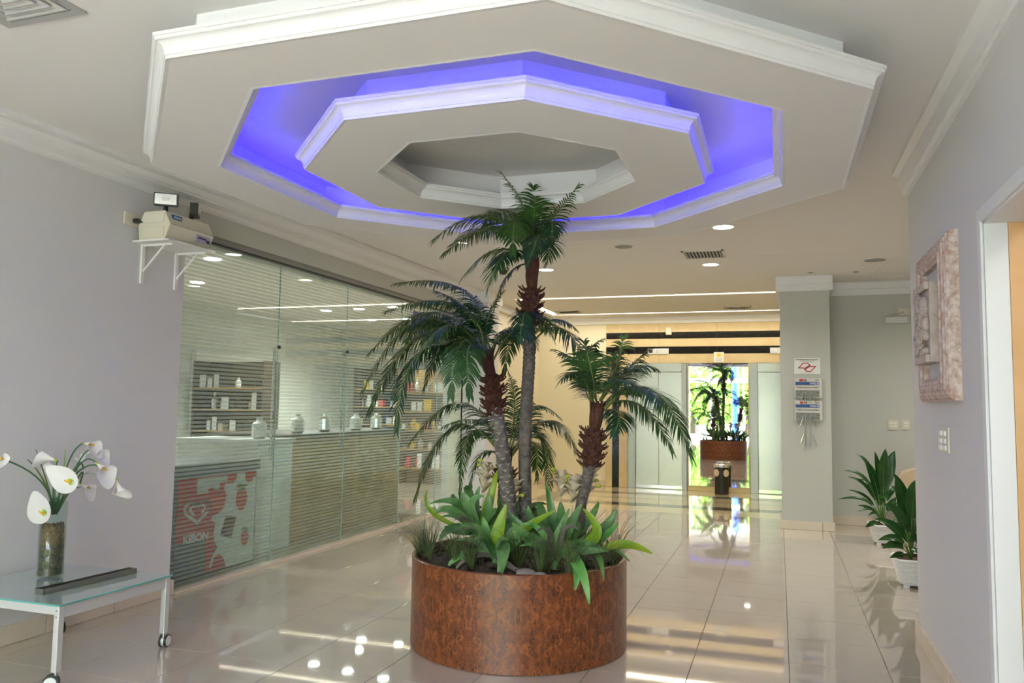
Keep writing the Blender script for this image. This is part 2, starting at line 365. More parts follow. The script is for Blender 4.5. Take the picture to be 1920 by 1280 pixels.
# doorway
tr = struct('trim_1', MB().box(XR - .012, XR, DY1, DY1 + .055, 0, DZ + .055).box(XR - .012, XR, DY0 - .055, DY1, DZ, DZ + .055).box(XR - .012, XR, DY0 - .055, DY0, 0, DZ), 'trimw', bevel=.003)
struct('trim_2', MB().box(XR, XR + .085, DY1 - .012, DY1, 0, DZ).box(XR, XR + .17, DY0, DY1, DZ - .012, DZ), 'trimw')
dr = struct('door_1', MB().box(XR + .086, XR + .172, DY1 - .016, DY1 - .002, 0.01, DZ - .013).box(XR + .17, XR + .21, DY1 - .02, DY1 + .9, 0.01, DZ).box(XR + .17, XR + 1.3, DY1 + .25, DY1 + .29, .01, DZ), 'wood_door')

# ceilings
cb = MB()
def ceilpoly(x0, x1, y0, y1, t=.12):
    cb.add([(x0, y0, zc(y0)), (x1, y0, zc(y0)), (x1, y1, zc(y1)), (x0, y1, zc(y1)), (x0, y0, zc(y0) + t), (x1, y0, zc(y0) + t), (x1, y1, zc(y1) + t), (x0, y1, zc(y1) + t)],
           [(0, 3, 2, 1), (4, 5, 6, 7), (0, 1, 5, 4), (1, 2, 6, 5), (2, 3, 7, 6), (3, 0, 4, 7)])
ceilpoly(XL - .1, 6, -1.2, 8.39); ceilpoly(XL - .1, 6, 8.4, 11.05)
# lobby ceiling leaves a light slot round a flush panel
LX0, LX1, LY0, LY1, SW = -3.72, .9, 11.05, 13.22, .13
ceilpoly(XL - .1, LX0, LY0, 13.9); ceilpoly(LX1, 6, LY0, 13.9); ceilpoly(LX0, LX1, LY1, 13.9); ceilpoly(LX0 + SW, LX1 - SW, LY0 + SW, LY1 - SW, .02)
struct('ceiling', cb, 'ceil')
struct('ceiling_slot', MB().box(LX0 - .1, LX1 + .1, LY0 - .1, LY0 + SW + .1, 3.09, 3.12).box(LX0 - .1, LX1 + .1, LY1 - SW - .1, LY1 + .1, 3.09, 3.12)
       .box(LX0 - .1, LX0 + SW + .1, LY0, LY1, 3.09, 3.12).box(LX1 - SW - .1, LX1 + .1, LY0, LY1, 3.09, 3.12), 'plaster')
# entrance hall behind the camera: higher ceiling, glazed front
struct('ceiling_entrance', MB().box(XL - .2, 1.0, -5.0, -1.2, 4.2, 4.3).box(XL - .2, 1.0, -1.3, -1.2, 2.97, 4.2), 'ceil')
struct('wall_left_entrance', MB().box(XL - .2, XL, -5, -1.2, 3.1, 4.3), 'wall')
struct('wall_right_entrance', MB().box(XR, XR + .17, -5, -1.2, 3.1, 4.3), 'wall')
wf = empty('window_1', (0, -4.95, 0), kind='structure')
fb = MB(); 
for x in (XL, -3.45, -2.6, -1.35, -.1, .72): fb.box(x, x + .07, -5.0, -4.9, 0, 4.2)
fb.box(XL, XR, -5.0, -4.88, 2.42, 2.60).box(XL, XR, -5, -4.9, 4.1, 4.2).box(XL, XR, -5, -4.9, 0, .06)
fb.build('window_frame', 'white', wf)
box('pane', XL, XR, -4.96, -4.95, .06, 4.1, 'facade', wf)

l_ = arealight('room_beyond_fill', (1.7, 2.4, 2.85), (0, 0, 0), .6, .6, 14, (1, .97, .93))  # unseen lamp added in the side room to brighten the door jamb
# cornices
def cornice(name, pts_a, pts_b, m='plaster'):
    """loft between two equal profiles"""
    n = len(pts_a); return MB().add(list(pts_a) + list(pts_b), [tuple(range(n))[::-1], tuple(range(n, 2 * n))] + [(i, (i + 1) % n, (i + 1) % n + n, i + n) for i in range(n)]).build(name, m, kind='structure')
def xprof(xw, sgn, zb, y, w=.30, m=.16):
    z1 = zc(y); zm = zb + (z1 - zb) * .45
    pr = [(0, zb), (.02, zb), (.045, zb + .008), (m * .6, zm - .02), (m, zm - .008), (m, zm), (m + .02, zm + .004), (w - .03, z1 - .022), (w, z1 - .02), (w, z1 + .01), (0, z1 + .01)]
    return [(xw + sgn * a, y, b) for a, b in pr]
cornice('trim_3', xprof(XL, 1, 2.815, -1.2), xprof(XL, 1, 2.815, 10.12))
def rprof(y):
    z1 = zc(y); pr = [(0, 2.755), (.025, 2.755), (.03, 2.775), (.04, 2.775), (.06, z1 - .05), (.09, z1 - .03), (.09, z1 + .01), (0, z1 + .01)]
    return [(XR - a, y, b) for a, b in pr]
cornice('trim_4', rprof(-1.2), rprof(5.50))
def fascia(name, x0, x1, y, z0, z1, d=.05):
    zm = z0 + (z1 - z0) * .45
    return MB().prism([(y, z0), (y - d * .5, z0), (y - d * .5, zm), (y - d * .75, zm + .005), (y - d, z1 - .02), (y - d, z1), (y, z1)], 0, x0, x1).build(name, 'plaster', kind='structure')
fascia('trim_5', .0, .60, 9.87, 2.785, 2.96, .05)
box('trim_6', .575, .615, 9.83, 10.6, 2.785, 2.96, 'plaster', kind='structure')
box('trim_7', -.02, .025, 9.83, 10.6, 2.785, 2.96, 'plaster', kind='structure')
fascia('trim_8', .57, 3.2, 10.5, 2.80, 2.96, .06)
fascia('trim_9', XL, 1.2, YB, 2.84, 2.96, .10)
box('trim_10', -4.14, -3.74, 10.05, 10.6, 2.80, 2.96, 'plaster', kind='structure')
box('trim_11', XL, XL + .08, 10.6, 13.7, 2.84, 2.96, 'plaster', kind='structure')

# stone baseboards, each slab of its own
def board(name, segs):
    b = empty(name, segs[0][0], kind='structure')
    for (x0, y0, _), (x1, y1, _), h in segs:
        MB().box(min(x0, x1), max(x0, x1), min(y0, y1), max(y0, y1), 0.001, h).build('slab', 'skirt', b, bevel=.002)
    return b
sg = []
yy = [4.66, 4.15, 3.65, 3.15, 2.65, 2.15]
for a, b in zip(yy, yy[1:]): sg.append(((XL, b + .002, 0), (XL + .022, a - .002, 0), .105))
sg.append(((XL - .05, 4.662, 0), (XL + .022, 4.684, 0), .105)); sg.append(((XL, -1, 0), (XL + .022, 2.148, 0), .105))
board('baseboard_left', sg)
yy = [5.5, 5.0, 4.5, 4.0, 3.69]
board('baseboard_right', [((XR - .02, b + .002, 0), (XR, a - .002, 0), .105) for a, b in zip(yy, yy[1:])] + [((XR - .02, 5.502, 0), (3.2, 5.522, 0), .105)])
board('baseboard_pillar', [((.005, 9.85, 0), (.46, 9.869, 0), .10), ((.464, 9.85, 0), (.595, 9.869, 0), .10), ((.576, 9.872, 0), (.595, 10.48, 0), .10), ((.005, 9.872, 0), (.024, 10.6, 0), .10)])
board('baseboard_niche', [((a, 10.48, 0), (b - .004, 10.499, 0), .11) for a, b in ((.6, 1.1), (1.1, 1.6), (1.6, 2.1), (2.1, 3.1))])
board('baseboard_back', [((a, YB - .02, 0), (b - .004, YB - .001, 0), .10) for a, b in ((-4.1, -3.5), (-3.5, -2.9))])
box('trim_12', XL - .09, XL + .035, 4.69, 10.09, 0.001, .02, 'skirt', kind='structure')

# ------------------------------------------------------------------ octagonal ceiling rings
OC = (-1.435, 4.12); A0 = pi / 8
zo = 2.67
def octring(name, label, r_in, r_out, rise_r, inner_back, zt):
    t = empty(name, (OC[0], OC[1], zt), label, 'ceiling ring')
    MB().ring([(r_in + .004, zo), (r_out - .004, zo), (r_out - .004, zo + .03), (r_in + .004, zo + .03)], OC, 8, A0).build('soffit', 'ceil', t)
    def mould(r, s):
        q = [(r, zo - .002), (r + s * .002, zo - .002), (r + s * .003, zo + .010), (r + s * .008, zo + .011)]
        for k in range(7): a = k / 6 * pi / 2; q.append((r + s * (.008 + .036 * (1 - cos(a))), zo + .012 + .046 * sin(a)))
        q += [(r + s * .048, zo + .062), (r + s * .048, zo + .069), (r + s * .055, zo + .070), (r + s * .055, zo + .083), (r - s * .03, zo + .083), (r - s * .03, zo + .002)]
        return q
    MB().ring(mould(r_out, 1), OC, 8, A0).build('outer_moulding', 'plaster', t)
    MB().ring(mould(r_in, -1), OC, 8, A0).build('inner_moulding', 'plaster', t)
    MB().ring([(rise_r - .05, zo + .03), (rise_r, zo + .03), (rise_r, zt), (rise_r - .05, zt)], OC, 8, A0).build('riser', 'plaster', t)
    MB().ring([(inner_back, zo + .03), (inner_back + .03, zo + .03), (inner_back + .03, zt), (inner_back, zt)], OC, 8, A0).build('recess_wall', 'plaster', t)
    MB().ring([(r_in + .02, zo + .03), (rise_r - .01, zo + .03), (rise_r - .01, zo + .05), (r_in + .02, zo + .05)], OC, 8, A0).build('shelf', 'plaster', t)
    return t
o1 = octring('octagonal_ceiling_ring', 'large outer white octagonal dropped ceiling ring with stepped moulding, enclosing the blue glow', 1.592, 1.957, 1.845, 1.735, 2.935)
o2 = octring('octagonal_ceiling_ring', 'smaller inner white octagonal dropped ceiling ring hanging inside the blue lit recess', .732, 1.132, 1.01, .86, 2.93)
led = MB().ring([(1.655, zo + .056), (1.675, zo + .056), (1.675, zo + .066), (1.655, zo + .066)], OC, 8, A0).build('light_strip', 'led', o1)
led['label'] = 'glowing blue light strip in the recess'

D = {"palms":[{"trunk":[[-1.463,4.62,0.738],[-1.471,4.62,1.058],[-1.465,4.62,1.382],[-1.452,4.62,1.644],[-1.452,4.62,1.908]],"collar":[[-1.455,4.62,1.888],[-1.45,4.62,2.007],[-1.437,4.62,2.107]],"shaft":[[-1.437,4.62,2.1],[-1.442,4.62,2.174],[-1.436,4.62,2.274],[-1.455,4.62,2.369]],"fronds":[[[-1.486,4.62,2.344],[-1.457,4.52,2.554],[-1.625,4.52,2.829],0.13],[[-1.448,4.62,2.358],[-1.461,4.72,2.603],[-1.486,4.77,2.791],0.15],[[-1.417,4.62,2.374],[-1.304,4.52,2.485],[-1.107,4.47,2.694],0.12],[[-1.486,4.62,2.344],[-1.645,4.37,2.514],[-1.957,4.27,2.364],0.16],[[-1.486,4.62,2.35],[-1.794,4.82,2.558],[-2.18,4.92,2.406],0.16],[[-1.485,4.62,2.293],[-1.662,4.52,2.333],[-1.84,4.42,2.131],0.14],[[-1.474,4.62,2.276],[-1.521,4.32,2.256],[-1.586,4.22,2.028],0.14],[[-1.434,4.62,2.341],[-1.275,4.42,2.471],[-1.232,4.32,2.32],0.12],[[-1.423,4.62,2.307],[-1.374,4.77,2.429],[-1.415,4.82,2.274],0.12],[[-1.469,4.62,2.359],[-1.448,4.32,2.474],[-1.397,4.12,2.219],0.15],[[-1.476,4.62,2.377],[-1.683,4.82,2.659],[-1.889,4.92,2.586],0.14],[[-1.434,4.62,2.341],[-1.585,4.92,2.586],[-1.785,5.12,2.568],0.14],[[-1.467,4.62,2.259],[-1.572,4.52,2.163],[-1.646,4.47,1.896],0.07],[[-1.447,4.62,2.308],[-1.279,4.22,2.348],[-1.277,4.02,2.144],0.13],[[-1.468,4.62,2.343],[-1.683,4.72,2.512],[-1.925,4.77,2.501],0.15],[[-1.461,4.62,2.309],[-1.472,4.32,2.285],[-1.497,4.12,2.157],0.14],[[-1.441,4.62,2.358],[-1.374,4.42,2.461],[-1.335,4.32,2.546],0.13],[[-1.447,4.62,1.776],[-1.28,4.52,1.894],[-1.11,4.47,1.822],0.1],[[-1.426,4.62,1.775],[-1.184,4.47,1.823],[-1.004,4.42,1.494],0.15],[[-1.46,4.62,1.776],[-1.566,4.52,1.818],[-1.666,4.47,1.685],0.13],[[-1.468,4.62,1.826],[-1.615,4.82,1.863],[-1.719,4.92,1.591],0.13],[[-1.441,4.62,1.858],[-1.416,4.42,1.933],[-1.398,4.27,1.746],0.12],[[-1.448,4.62,1.868],[-1.454,4.82,1.964],[-1.374,4.92,1.799],0.12]]},{"trunk":[[-1.521,4.5,0.749],[-1.54,4.5,0.889],[-1.567,4.5,1.062],[-1.6,4.5,1.252],[-1.626,4.5,1.363]],"collar":[[-1.626,4.5,1.328],[-1.638,4.5,1.444],[-1.651,4.5,1.566]],"shaft":[[-1.651,4.5,1.557],[-1.676,4.5,1.622],[-1.684,4.5,1.677],[-1.688,4.5,1.72]],"fronds":[[[-1.688,4.5,1.72],[-1.885,4.6,2.102],[-2.384,4.6,2.164],0.14],[[-1.713,4.5,1.72],[-1.871,4.4,1.991],[-2.334,4.4,1.956],0.15],[[-1.712,4.5,1.687],[-2.103,4.6,1.971],[-2.557,4.6,1.699],0.16],[[-1.719,4.5,1.677],[-2.035,4.3,1.885],[-2.363,4.2,1.447],0.17],[[-1.719,4.5,1.664],[-2.08,4.4,1.798],[-2.426,4.4,1.318],0.17],[[-1.718,4.5,1.654],[-1.959,4.15,1.681],[-2.034,4.0,1.228],0.17],[[-1.712,4.5,1.671],[-2.016,4.75,1.863],[-2.263,4.85,1.479],0.16],[[-1.708,4.5,1.645],[-1.721,4.2,1.744],[-1.705,4.0,1.419],0.16],[[-1.677,4.5,1.654],[-1.641,4.1,1.705],[-1.549,3.9,1.42],0.14],[[-1.642,4.5,1.654],[-1.458,4.4,1.837],[-1.326,4.35,1.721],0.13],[[-1.653,4.5,1.67],[-1.628,4.7,1.852],[-1.516,4.8,1.723],0.12],[[-1.661,4.5,1.719],[-1.685,4.5,1.9],[-1.58,4.5,2.078],0.06],[[-1.696,4.5,1.736],[-1.765,4.4,1.939],[-1.997,4.4,2.077],0.13],[[-1.689,4.5,1.736],[-1.791,4.6,1.946],[-1.828,4.6,1.998],0.12],[[-1.712,4.5,1.687],[-2.116,4.8,1.941],[-2.486,5.0,1.819],0.15],[[-1.705,4.5,1.677],[-1.845,4.35,1.758],[-1.968,4.25,1.562],0.16],[[-1.712,4.5,1.687],[-1.817,4.2,1.839],[-1.975,4.05,1.553],0.16],[[-1.702,4.5,1.72],[-1.885,4.8,1.866],[-2.085,4.9,2.097],0.13],[[-1.712,4.5,1.697],[-1.947,4.5,1.888],[-2.334,4.5,1.844],0.15]]},{"trunk":[[-1.092,4.5,0.773],[-1.062,4.5,0.927],[-1.044,4.5,1.019],[-1.031,4.5,1.065]],"collar":[[-1.031,4.5,1.044],[-1.023,4.5,1.157],[-1.014,4.5,1.256]],"shaft":[[-1.014,4.5,1.234],[-1.005,4.5,1.296],[-0.999,4.5,1.351],[-0.993,4.5,1.404]],"fronds":[[[-0.949,4.5,1.365],[-0.642,4.2,1.477],[-0.412,4.05,1.124],0.17],[[-0.949,4.5,1.404],[-0.798,4.7,1.503],[-0.591,4.8,1.358],0.12],[[-0.996,4.5,1.404],[-1.044,4.4,1.631],[-0.951,4.4,1.764],0.13],[[-0.983,4.5,1.419],[-0.888,4.5,1.605],[-0.848,4.5,1.784],0.15],[[-0.971,4.5,1.42],[-0.792,4.4,1.585],[-0.643,4.4,1.6],0.14],[[-0.977,4.5,1.419],[-0.888,4.75,1.585],[-0.75,4.8,1.733],0.14],[[-1.021,4.5,1.404],[-1.117,4.6,1.61],[-1.284,4.6,1.723],0.13],[[-1.027,4.5,1.394],[-1.047,4.25,1.563],[-1.141,4.15,1.5],0.12],[[-0.949,4.5,1.358],[-0.832,4.3,1.346],[-0.831,4.15,1.234],0.12],[[-0.958,4.5,1.383],[-0.719,4.6,1.47],[-0.497,4.65,1.167],0.15],[[-1.002,4.5,1.413],[-0.96,4.2,1.561],[-0.994,4.15,1.732],0.14],[[-0.971,4.5,1.413],[-0.833,4.15,1.516],[-0.693,4.0,1.498],0.14],[[-1.021,4.5,1.394],[-1.137,4.8,1.504],[-1.132,4.95,1.627],0.12],[[-0.977,4.5,1.413],[-0.98,4.8,1.587],[-0.984,4.9,1.709],0.14],[[-0.964,4.5,1.374],[-0.732,4.4,1.392],[-0.538,4.3,1.138],0.13]]},{"trunk":[[-1.725,4.95,0.683],[-1.727,4.95,0.804],[-1.721,4.95,0.891]],"collar":[[-1.721,4.95,0.873],[-1.714,4.95,0.926],[-1.707,4.95,0.968]],"shaft":[[-1.707,4.95,0.943],[-1.708,4.95,0.995],[-1.702,4.95,1.065],[-1.695,4.95,1.107]],"fronds":[[[-1.739,4.95,1.064],[-2.051,5.0,1.394],[-2.433,5.0,1.104],0.16],[[-1.738,4.95,1.047],[-2.044,4.85,1.234],[-2.31,4.85,0.739],0.15],[[-1.731,4.95,1.047],[-2.028,5.15,1.192],[-2.132,5.2,0.759],0.13],[[-1.694,4.95,1.083],[-1.684,5.05,1.381],[-1.753,5.05,1.651],0.11],[[-1.672,4.95,1.084],[-1.556,5.0,1.365],[-1.347,5.0,1.299],0.1],[[-1.664,4.95,1.067],[-1.38,4.9,1.283],[-1.16,4.9,0.96],0.15],[[-1.664,4.95,1.049],[-1.494,5.05,1.172],[-1.456,5.1,0.75],0.14],[[-1.672,4.95,1.049],[-1.596,5.2,1.128],[-1.603,5.3,0.867],0.13],[[-1.724,4.95,1.065],[-1.97,5.15,1.267],[-2.295,5.25,1.22],0.15],[[-1.702,4.95,1.072],[-1.744,4.85,1.276],[-1.873,4.8,1.274],0.13],[[-1.683,4.95,1.066],[-1.651,5.25,1.235],[-1.485,5.35,1.052],0.13],[[-1.723,4.95,1.03],[-1.833,4.85,1.066],[-1.901,4.8,0.844],0.13],[[-1.679,4.95,1.073],[-1.671,5.25,1.235],[-1.67,5.3,1.458],0.12]]}],"brom":[[[[-1.724,4.55,0.604],[-1.893,4.6,0.742],[-1.951,4.65,0.82],0.05,0],[[-1.724,4.55,0.604],[-1.811,4.55,0.767],[-1.855,4.55,0.842],0.06,1],[[-1.724,4.55,0.604],[-1.796,4.65,0.742],[-1.79,4.7,0.871],0.045,0],[[-1.724,4.55,0.604],[-1.656,4.5,0.781],[-1.622,4.55,0.987],0.055,2],[[-1.724,4.55,0.604],[-1.644,4.45,0.732],[-1.639,4.45,0.859],0.055,0],[[-1.724,4.55,0.604],[-1.857,4.55,0.764],[-2.038,4.5,0.771],0.055,0],[[-1.724,4.55,0.604],[-1.81,4.35,0.654],[-1.861,4.25,0.599],0.055,0],[[-1.724,4.55,0.604],[-1.848,4.4,0.747],[-1.939,4.35,0.735],0.05,0],[[-1.724,4.55,0.604],[-1.884,4.75,0.814],[-1.925,4.8,0.835],0.05,0],[[-1.724,4.55,0.604],[-2.072,4.65,0.683],[-2.129,4.65,0.834],0.03,2],[[-1.724,4.55,0.604],[-1.722,4.4,0.789],[-1.649,4.4,0.847],0.05,1],[[-1.724,4.55,0.604],[-1.636,4.7,0.745],[-1.671,4.75,0.832],0.05,0],[[-1.724,4.55,0.604],[-1.596,4.4,0.728],[-1.557,4.35,0.79],0.05,0],[[-1.724,4.55,0.604],[-1.872,4.5,0.615],[-1.92,4.45,0.647],0.05,0]],[[[-1.517,4.25,0.532],[-1.498,4.23,0.659],[-1.459,4.25,0.823],0.07,2],[[-1.517,4.25,0.532],[-1.568,4.25,0.658],[-1.596,4.25,0.747],0.045,3],[[-1.517,4.25,0.532],[-1.549,4.2,0.628],[-1.585,4.2,0.709],0.04,3],[[-1.517,4.25,0.532],[-1.407,4.25,0.617],[-1.367,4.25,0.674],0.045,3],[[-1.517,4.25,0.532],[-1.427,4.13,0.591],[-1.426,4.05,0.442],0.075,0],[[-1.517,4.25,0.532],[-1.673,4.2,0.542],[-1.767,4.15,0.473],0.045,3],[[-1.517,4.25,0.532],[-1.618,4.15,0.542],[-1.7,4.1,0.469],0.035,4],[[-1.517,4.25,0.532],[-1.419,4.15,0.519],[-1.325,4.13,0.481],0.03,4],[[-1.434,4.25,0.564],[-1.397,4.3,0.655],[-1.19,4.3,0.797],0.06,2],[[-1.517,4.25,0.532],[-1.557,4.3,0.612],[-1.57,4.35,0.696],0.05,0]],[[[-1.184,4.3,0.561],[-1.312,4.25,0.636],[-1.406,4.2,0.736],0.06,0],[[-1.184,4.3,0.561],[-1.364,4.35,0.656],[-1.482,4.35,0.774],0.055,0],[[-1.184,4.3,0.561],[-1.178,4.25,0.633],[-1.136,4.25,0.739],0.04,1],[[-1.184,4.3,0.561],[-1.152,4.3,0.69],[-1.103,4.3,0.817],0.045,0],[[-1.184,4.3,0.561],[-1.119,4.35,0.698],[-1.046,4.35,0.84],0.06,1],[[-1.184,4.3,0.561],[-0.961,4.3,0.665],[-1.023,4.28,0.821],0.06,2],[[-1.184,4.3,0.561],[-0.985,4.35,0.618],[-0.841,4.35,0.748],0.065,3],[[-1.184,4.3,0.561],[-1.046,4.25,0.629],[-0.865,4.2,0.613],0.055,0],[[-1.184,4.3,0.561],[-1.002,4.2,0.604],[-0.881,4.2,0.618],0.05,1],[[-1.184,4.3,0.561],[-1.04,4.15,0.573],[-1.015,4.08,0.432],0.06,3],[[-1.184,4.3,0.561],[-1.009,4.1,0.56],[-0.925,4.02,0.38],0.055,3],[[-1.184,4.3,0.561],[-1.248,4.5,0.669],[-1.315,4.55,0.93],0.06,0],[[-1.184,4.3,0.561],[-1.207,4.5,0.725],[-1.228,4.55,0.819],0.05,0],[[-1.184,4.3,0.561],[-0.974,4.45,0.667],[-0.885,4.5,0.804],0.06,0],[[-1.184,4.3,0.561],[-1.061,4.5,0.707],[-0.983,4.5,0.838],0.05,0],[[-0.967,4.3,0.564],[-0.923,4.25,0.564],[-0.89,4.2,0.463],0.03,0],[[-0.928,4.3,0.598],[-0.809,4.35,0.63],[-0.651,4.32,0.6],0.05,2],[[-0.928,4.3,0.592],[-0.884,4.4,0.604],[-0.786,4.4,0.535],0.03,0],[[-1.184,4.3,0.561],[-1.335,4.55,0.738],[-1.372,4.6,0.802],0.05,0],[[-1.184,4.3,0.561],[-1.376,4.5,0.688],[-1.422,4.55,0.788],0.05,0],[[-1.184,4.3,0.561],[-1.097,4.4,0.679],[-1.125,4.4,0.743],0.05,0]],[[[-1.64,4.9,0.617],[-1.706,4.9,0.695],[-1.739,4.9,0.783],0.05,0],[[-1.64,4.9,0.617],[-1.594,4.9,0.724],[-1.595,4.9,0.791],0.05,0],[[-1.64,4.9,0.617],[-1.531,4.8,0.732],[-1.551,4.8,0.803],0.045,2],[[-1.64,4.9,0.617],[-1.515,4.9,0.699],[-1.477,4.9,0.723],0.05,0],[[-1.64,4.9,0.617],[-1.692,5.0,0.707],[-1.71,5.0,0.797],0.05,0],[[-1.64,4.9,0.617],[-1.578,5.0,0.653],[-1.563,5.05,0.739],0.05,0],[[-1.64,4.9,0.617],[-1.438,4.8,0.701],[-1.347,4.8,0.649],0.05,0]]],
"flow":[[[-1.747,4.62,0.592],[-1.739,4.62,0.777],[-1.716,4.62,0.988]],[[-1.537,4.55,0.63],[-1.532,4.55,0.733],[-1.515,4.55,0.883]],[[-1.267,4.7,0.64],[-1.261,4.7,0.78],[-1.252,4.7,0.931]],[[-1.15,4.5,0.648],[-1.144,4.5,0.769],[-1.121,4.5,0.923]],[[-1.114,4.55,0.657],[-1.08,4.55,0.793],[-1.033,4.55,0.99]]],
"grass":[[-2.046,4.35,0.482],[-1.94,4.3,0.478],[-1.737,4.2,0.531],[-1.618,4.15,0.529],[-1.227,4.15,0.546],[-1.026,4.12,0.555],[-0.876,4.3,0.577],[-0.864,4.5,0.589],[-1.177,4.9,0.545],[-1.395,4.3,0.558]],"calla":[[[-3.825,3.4,0.739],[-3.738,3.34,0.846],[-3.52,3.28,0.915],[-3.651,3.244,1.005],0.062,"front"],[[-3.843,3.4,0.738],[-3.83,3.375,0.81],[-3.812,3.35,0.709],[-3.851,3.335,0.854],0.062,"down"],[[-3.816,3.4,0.74],[-3.832,3.4,0.931],[-3.822,3.4,1.035],[-3.944,3.4,1.059],0.058,"side"],[[-3.807,3.4,0.74],[-3.747,3.4,1.017],[-3.644,3.4,1.138],[-3.462,3.4,1.116],0.05,"side"],[[-3.807,3.4,0.74],[-3.692,3.415,1.019],[-3.62,3.43,1.099],[-3.485,3.439,1.066],0.05,"side"],[[-3.807,3.4,0.74],[-3.647,3.375,1.009],[-3.496,3.35,1.04],[-3.334,3.335,0.965],0.06,"side"],[[-3.807,3.4,0.74],[-3.719,3.425,0.996],[-3.684,3.45,0.989],[-3.723,3.465,1.073],0.045,"side"],[[-3.807,3.4,0.74],[-3.68,3.425,0.963],[-3.704,3.45,0.912],[-3.581,3.465,0.861],0.045,"side"],[[-3.834,3.4,0.739],[-3.746,3.24,0.935],[-3.828,3.08,1.06],[-3.753,2.984,1.082],0.045,"side"],[[-3.807,3.4,0.74],[-3.649,3.41,1.0],[-3.424,3.42,0.961],[-3.393,3.426,0.865],0.05,"side"],[[-3.825,3.4,0.739],[-3.875,3.43,0.927],[-3.876,3.46,0.981],[-4.002,3.478,1.01],0.045,"side"]],"blade":[[[-3.825,3.4,0.739],[-3.884,3.4,0.894],[-3.989,3.4,1.092]],[[-3.825,3.4,0.739],[-3.992,3.45,0.934],[-4.205,3.475,1.06]],[[-3.825,3.4,0.739],[-3.777,3.4,0.934],[-3.772,3.4,1.099]],[[-3.825,3.4,0.739],[-3.687,3.4,0.931],[-3.543,3.4,0.971]],[[-3.825,3.4,0.739],[-3.74,3.45,0.91],[-3.645,3.475,0.982]],[[-3.825,3.4,0.739],[-3.828,3.5,0.867],[-3.836,3.55,0.983]]],
"lily":[[[[0.944,9.2,0.293],[0.84,9.2,0.93],[0.762,9.2,0.927],0.05],[[0.957,9.2,0.294],[0.962,9.15,0.797],[0.952,9.15,0.957],0.07],[[0.957,9.2,0.294],[1.019,9.1,0.762],[1.049,9.1,0.99],0.13],[[0.957,9.2,0.294],[1.108,9.2,0.8],[1.149,9.2,0.968],0.13],[[0.918,9.2,0.291],[0.777,9.1,0.808],[0.64,9.1,0.746],0.05],[[0.931,9.2,0.292],[0.788,9.25,0.685],[0.685,9.25,0.674],0.05],[[0.931,9.2,0.292],[0.785,9.1,0.558],[0.573,9.1,0.444],0.045],[[0.931,9.2,0.292],[0.824,9.25,0.532],[0.68,9.25,0.539],0.04],[[0.918,9.2,0.291],[0.825,9.0,0.447],[0.766,9.0,0.341],0.05],[[0.93,9.2,0.264],[0.839,9.3,0.401],[0.786,9.3,0.37],0.04],[[0.918,9.2,0.264],[0.862,9.0,0.394],[0.86,9.0,0.299],0.04],[[0.944,9.2,0.293],[0.869,9.3,0.614],[0.805,9.3,0.654],0.1],[[0.957,9.2,0.294],[0.926,9.2,0.681],[0.852,9.2,0.874],0.11],[[0.969,9.2,0.281],[0.944,8.9,0.639],[1.027,8.9,0.468],0.1],[[0.943,9.2,0.238],[0.884,9.0,0.26],[0.829,9.0,0.182],0.07],[[0.969,9.2,0.267],[1.11,9.35,0.649],[1.198,9.35,0.554],0.1],[[0.981,9.2,0.254],[1.112,9.3,0.429],[1.266,9.3,0.493],0.09],[[0.956,9.2,0.266],[0.943,9.4,0.495],[1.011,9.4,0.64],0.1]],[[[0.933,7.07,0.242],[0.946,7.05,0.728],[0.867,7.05,0.888],0.1],[[0.942,7.07,0.243],[0.992,7.0,0.756],[1.032,7.0,0.847],0.13],[[0.938,7.07,0.243],[0.887,6.95,0.61],[0.778,6.95,0.646],0.12],[[0.933,7.07,0.242],[0.842,7.0,0.435],[0.738,7.0,0.355],0.08],[[0.923,7.07,0.231],[0.815,6.95,0.388],[0.764,6.95,0.3],0.09],[[0.923,7.07,0.252],[0.845,7.1,0.484],[0.728,7.1,0.509],0.1],[[0.952,7.07,0.244],[1.012,7.1,0.579],[0.927,7.1,0.648],0.12],[[0.962,7.07,0.244],[1.042,7.1,0.601],[1.089,7.1,0.583],0.12],[[0.923,7.07,0.221],[0.851,6.95,0.288],[0.814,6.95,0.228],0.06],[[0.943,7.07,0.253],[0.958,7.2,0.563],[0.857,7.2,0.461],0.1],[[0.962,7.07,0.244],[1.016,6.95,0.474],[0.94,6.95,0.448],0.1],[[0.971,7.07,0.245],[1.014,6.95,0.371],[1.011,6.95,0.279],0.12],[[0.942,7.07,0.243],[0.92,7.2,0.647],[0.894,7.2,0.819],0.09],[[0.952,7.07,0.244],[0.981,7.25,0.429],[0.892,7.25,0.413],0.08],[[0.962,7.07,0.244],[1.089,7.15,0.662],[1.164,7.15,0.581],0.11],[[0.981,7.07,0.246],[1.078,7.05,0.463],[1.161,7.05,0.365],0.1],[[0.953,7.07,0.265],[1.033,7.3,0.642],[1.046,7.3,0.795],0.1]]]}
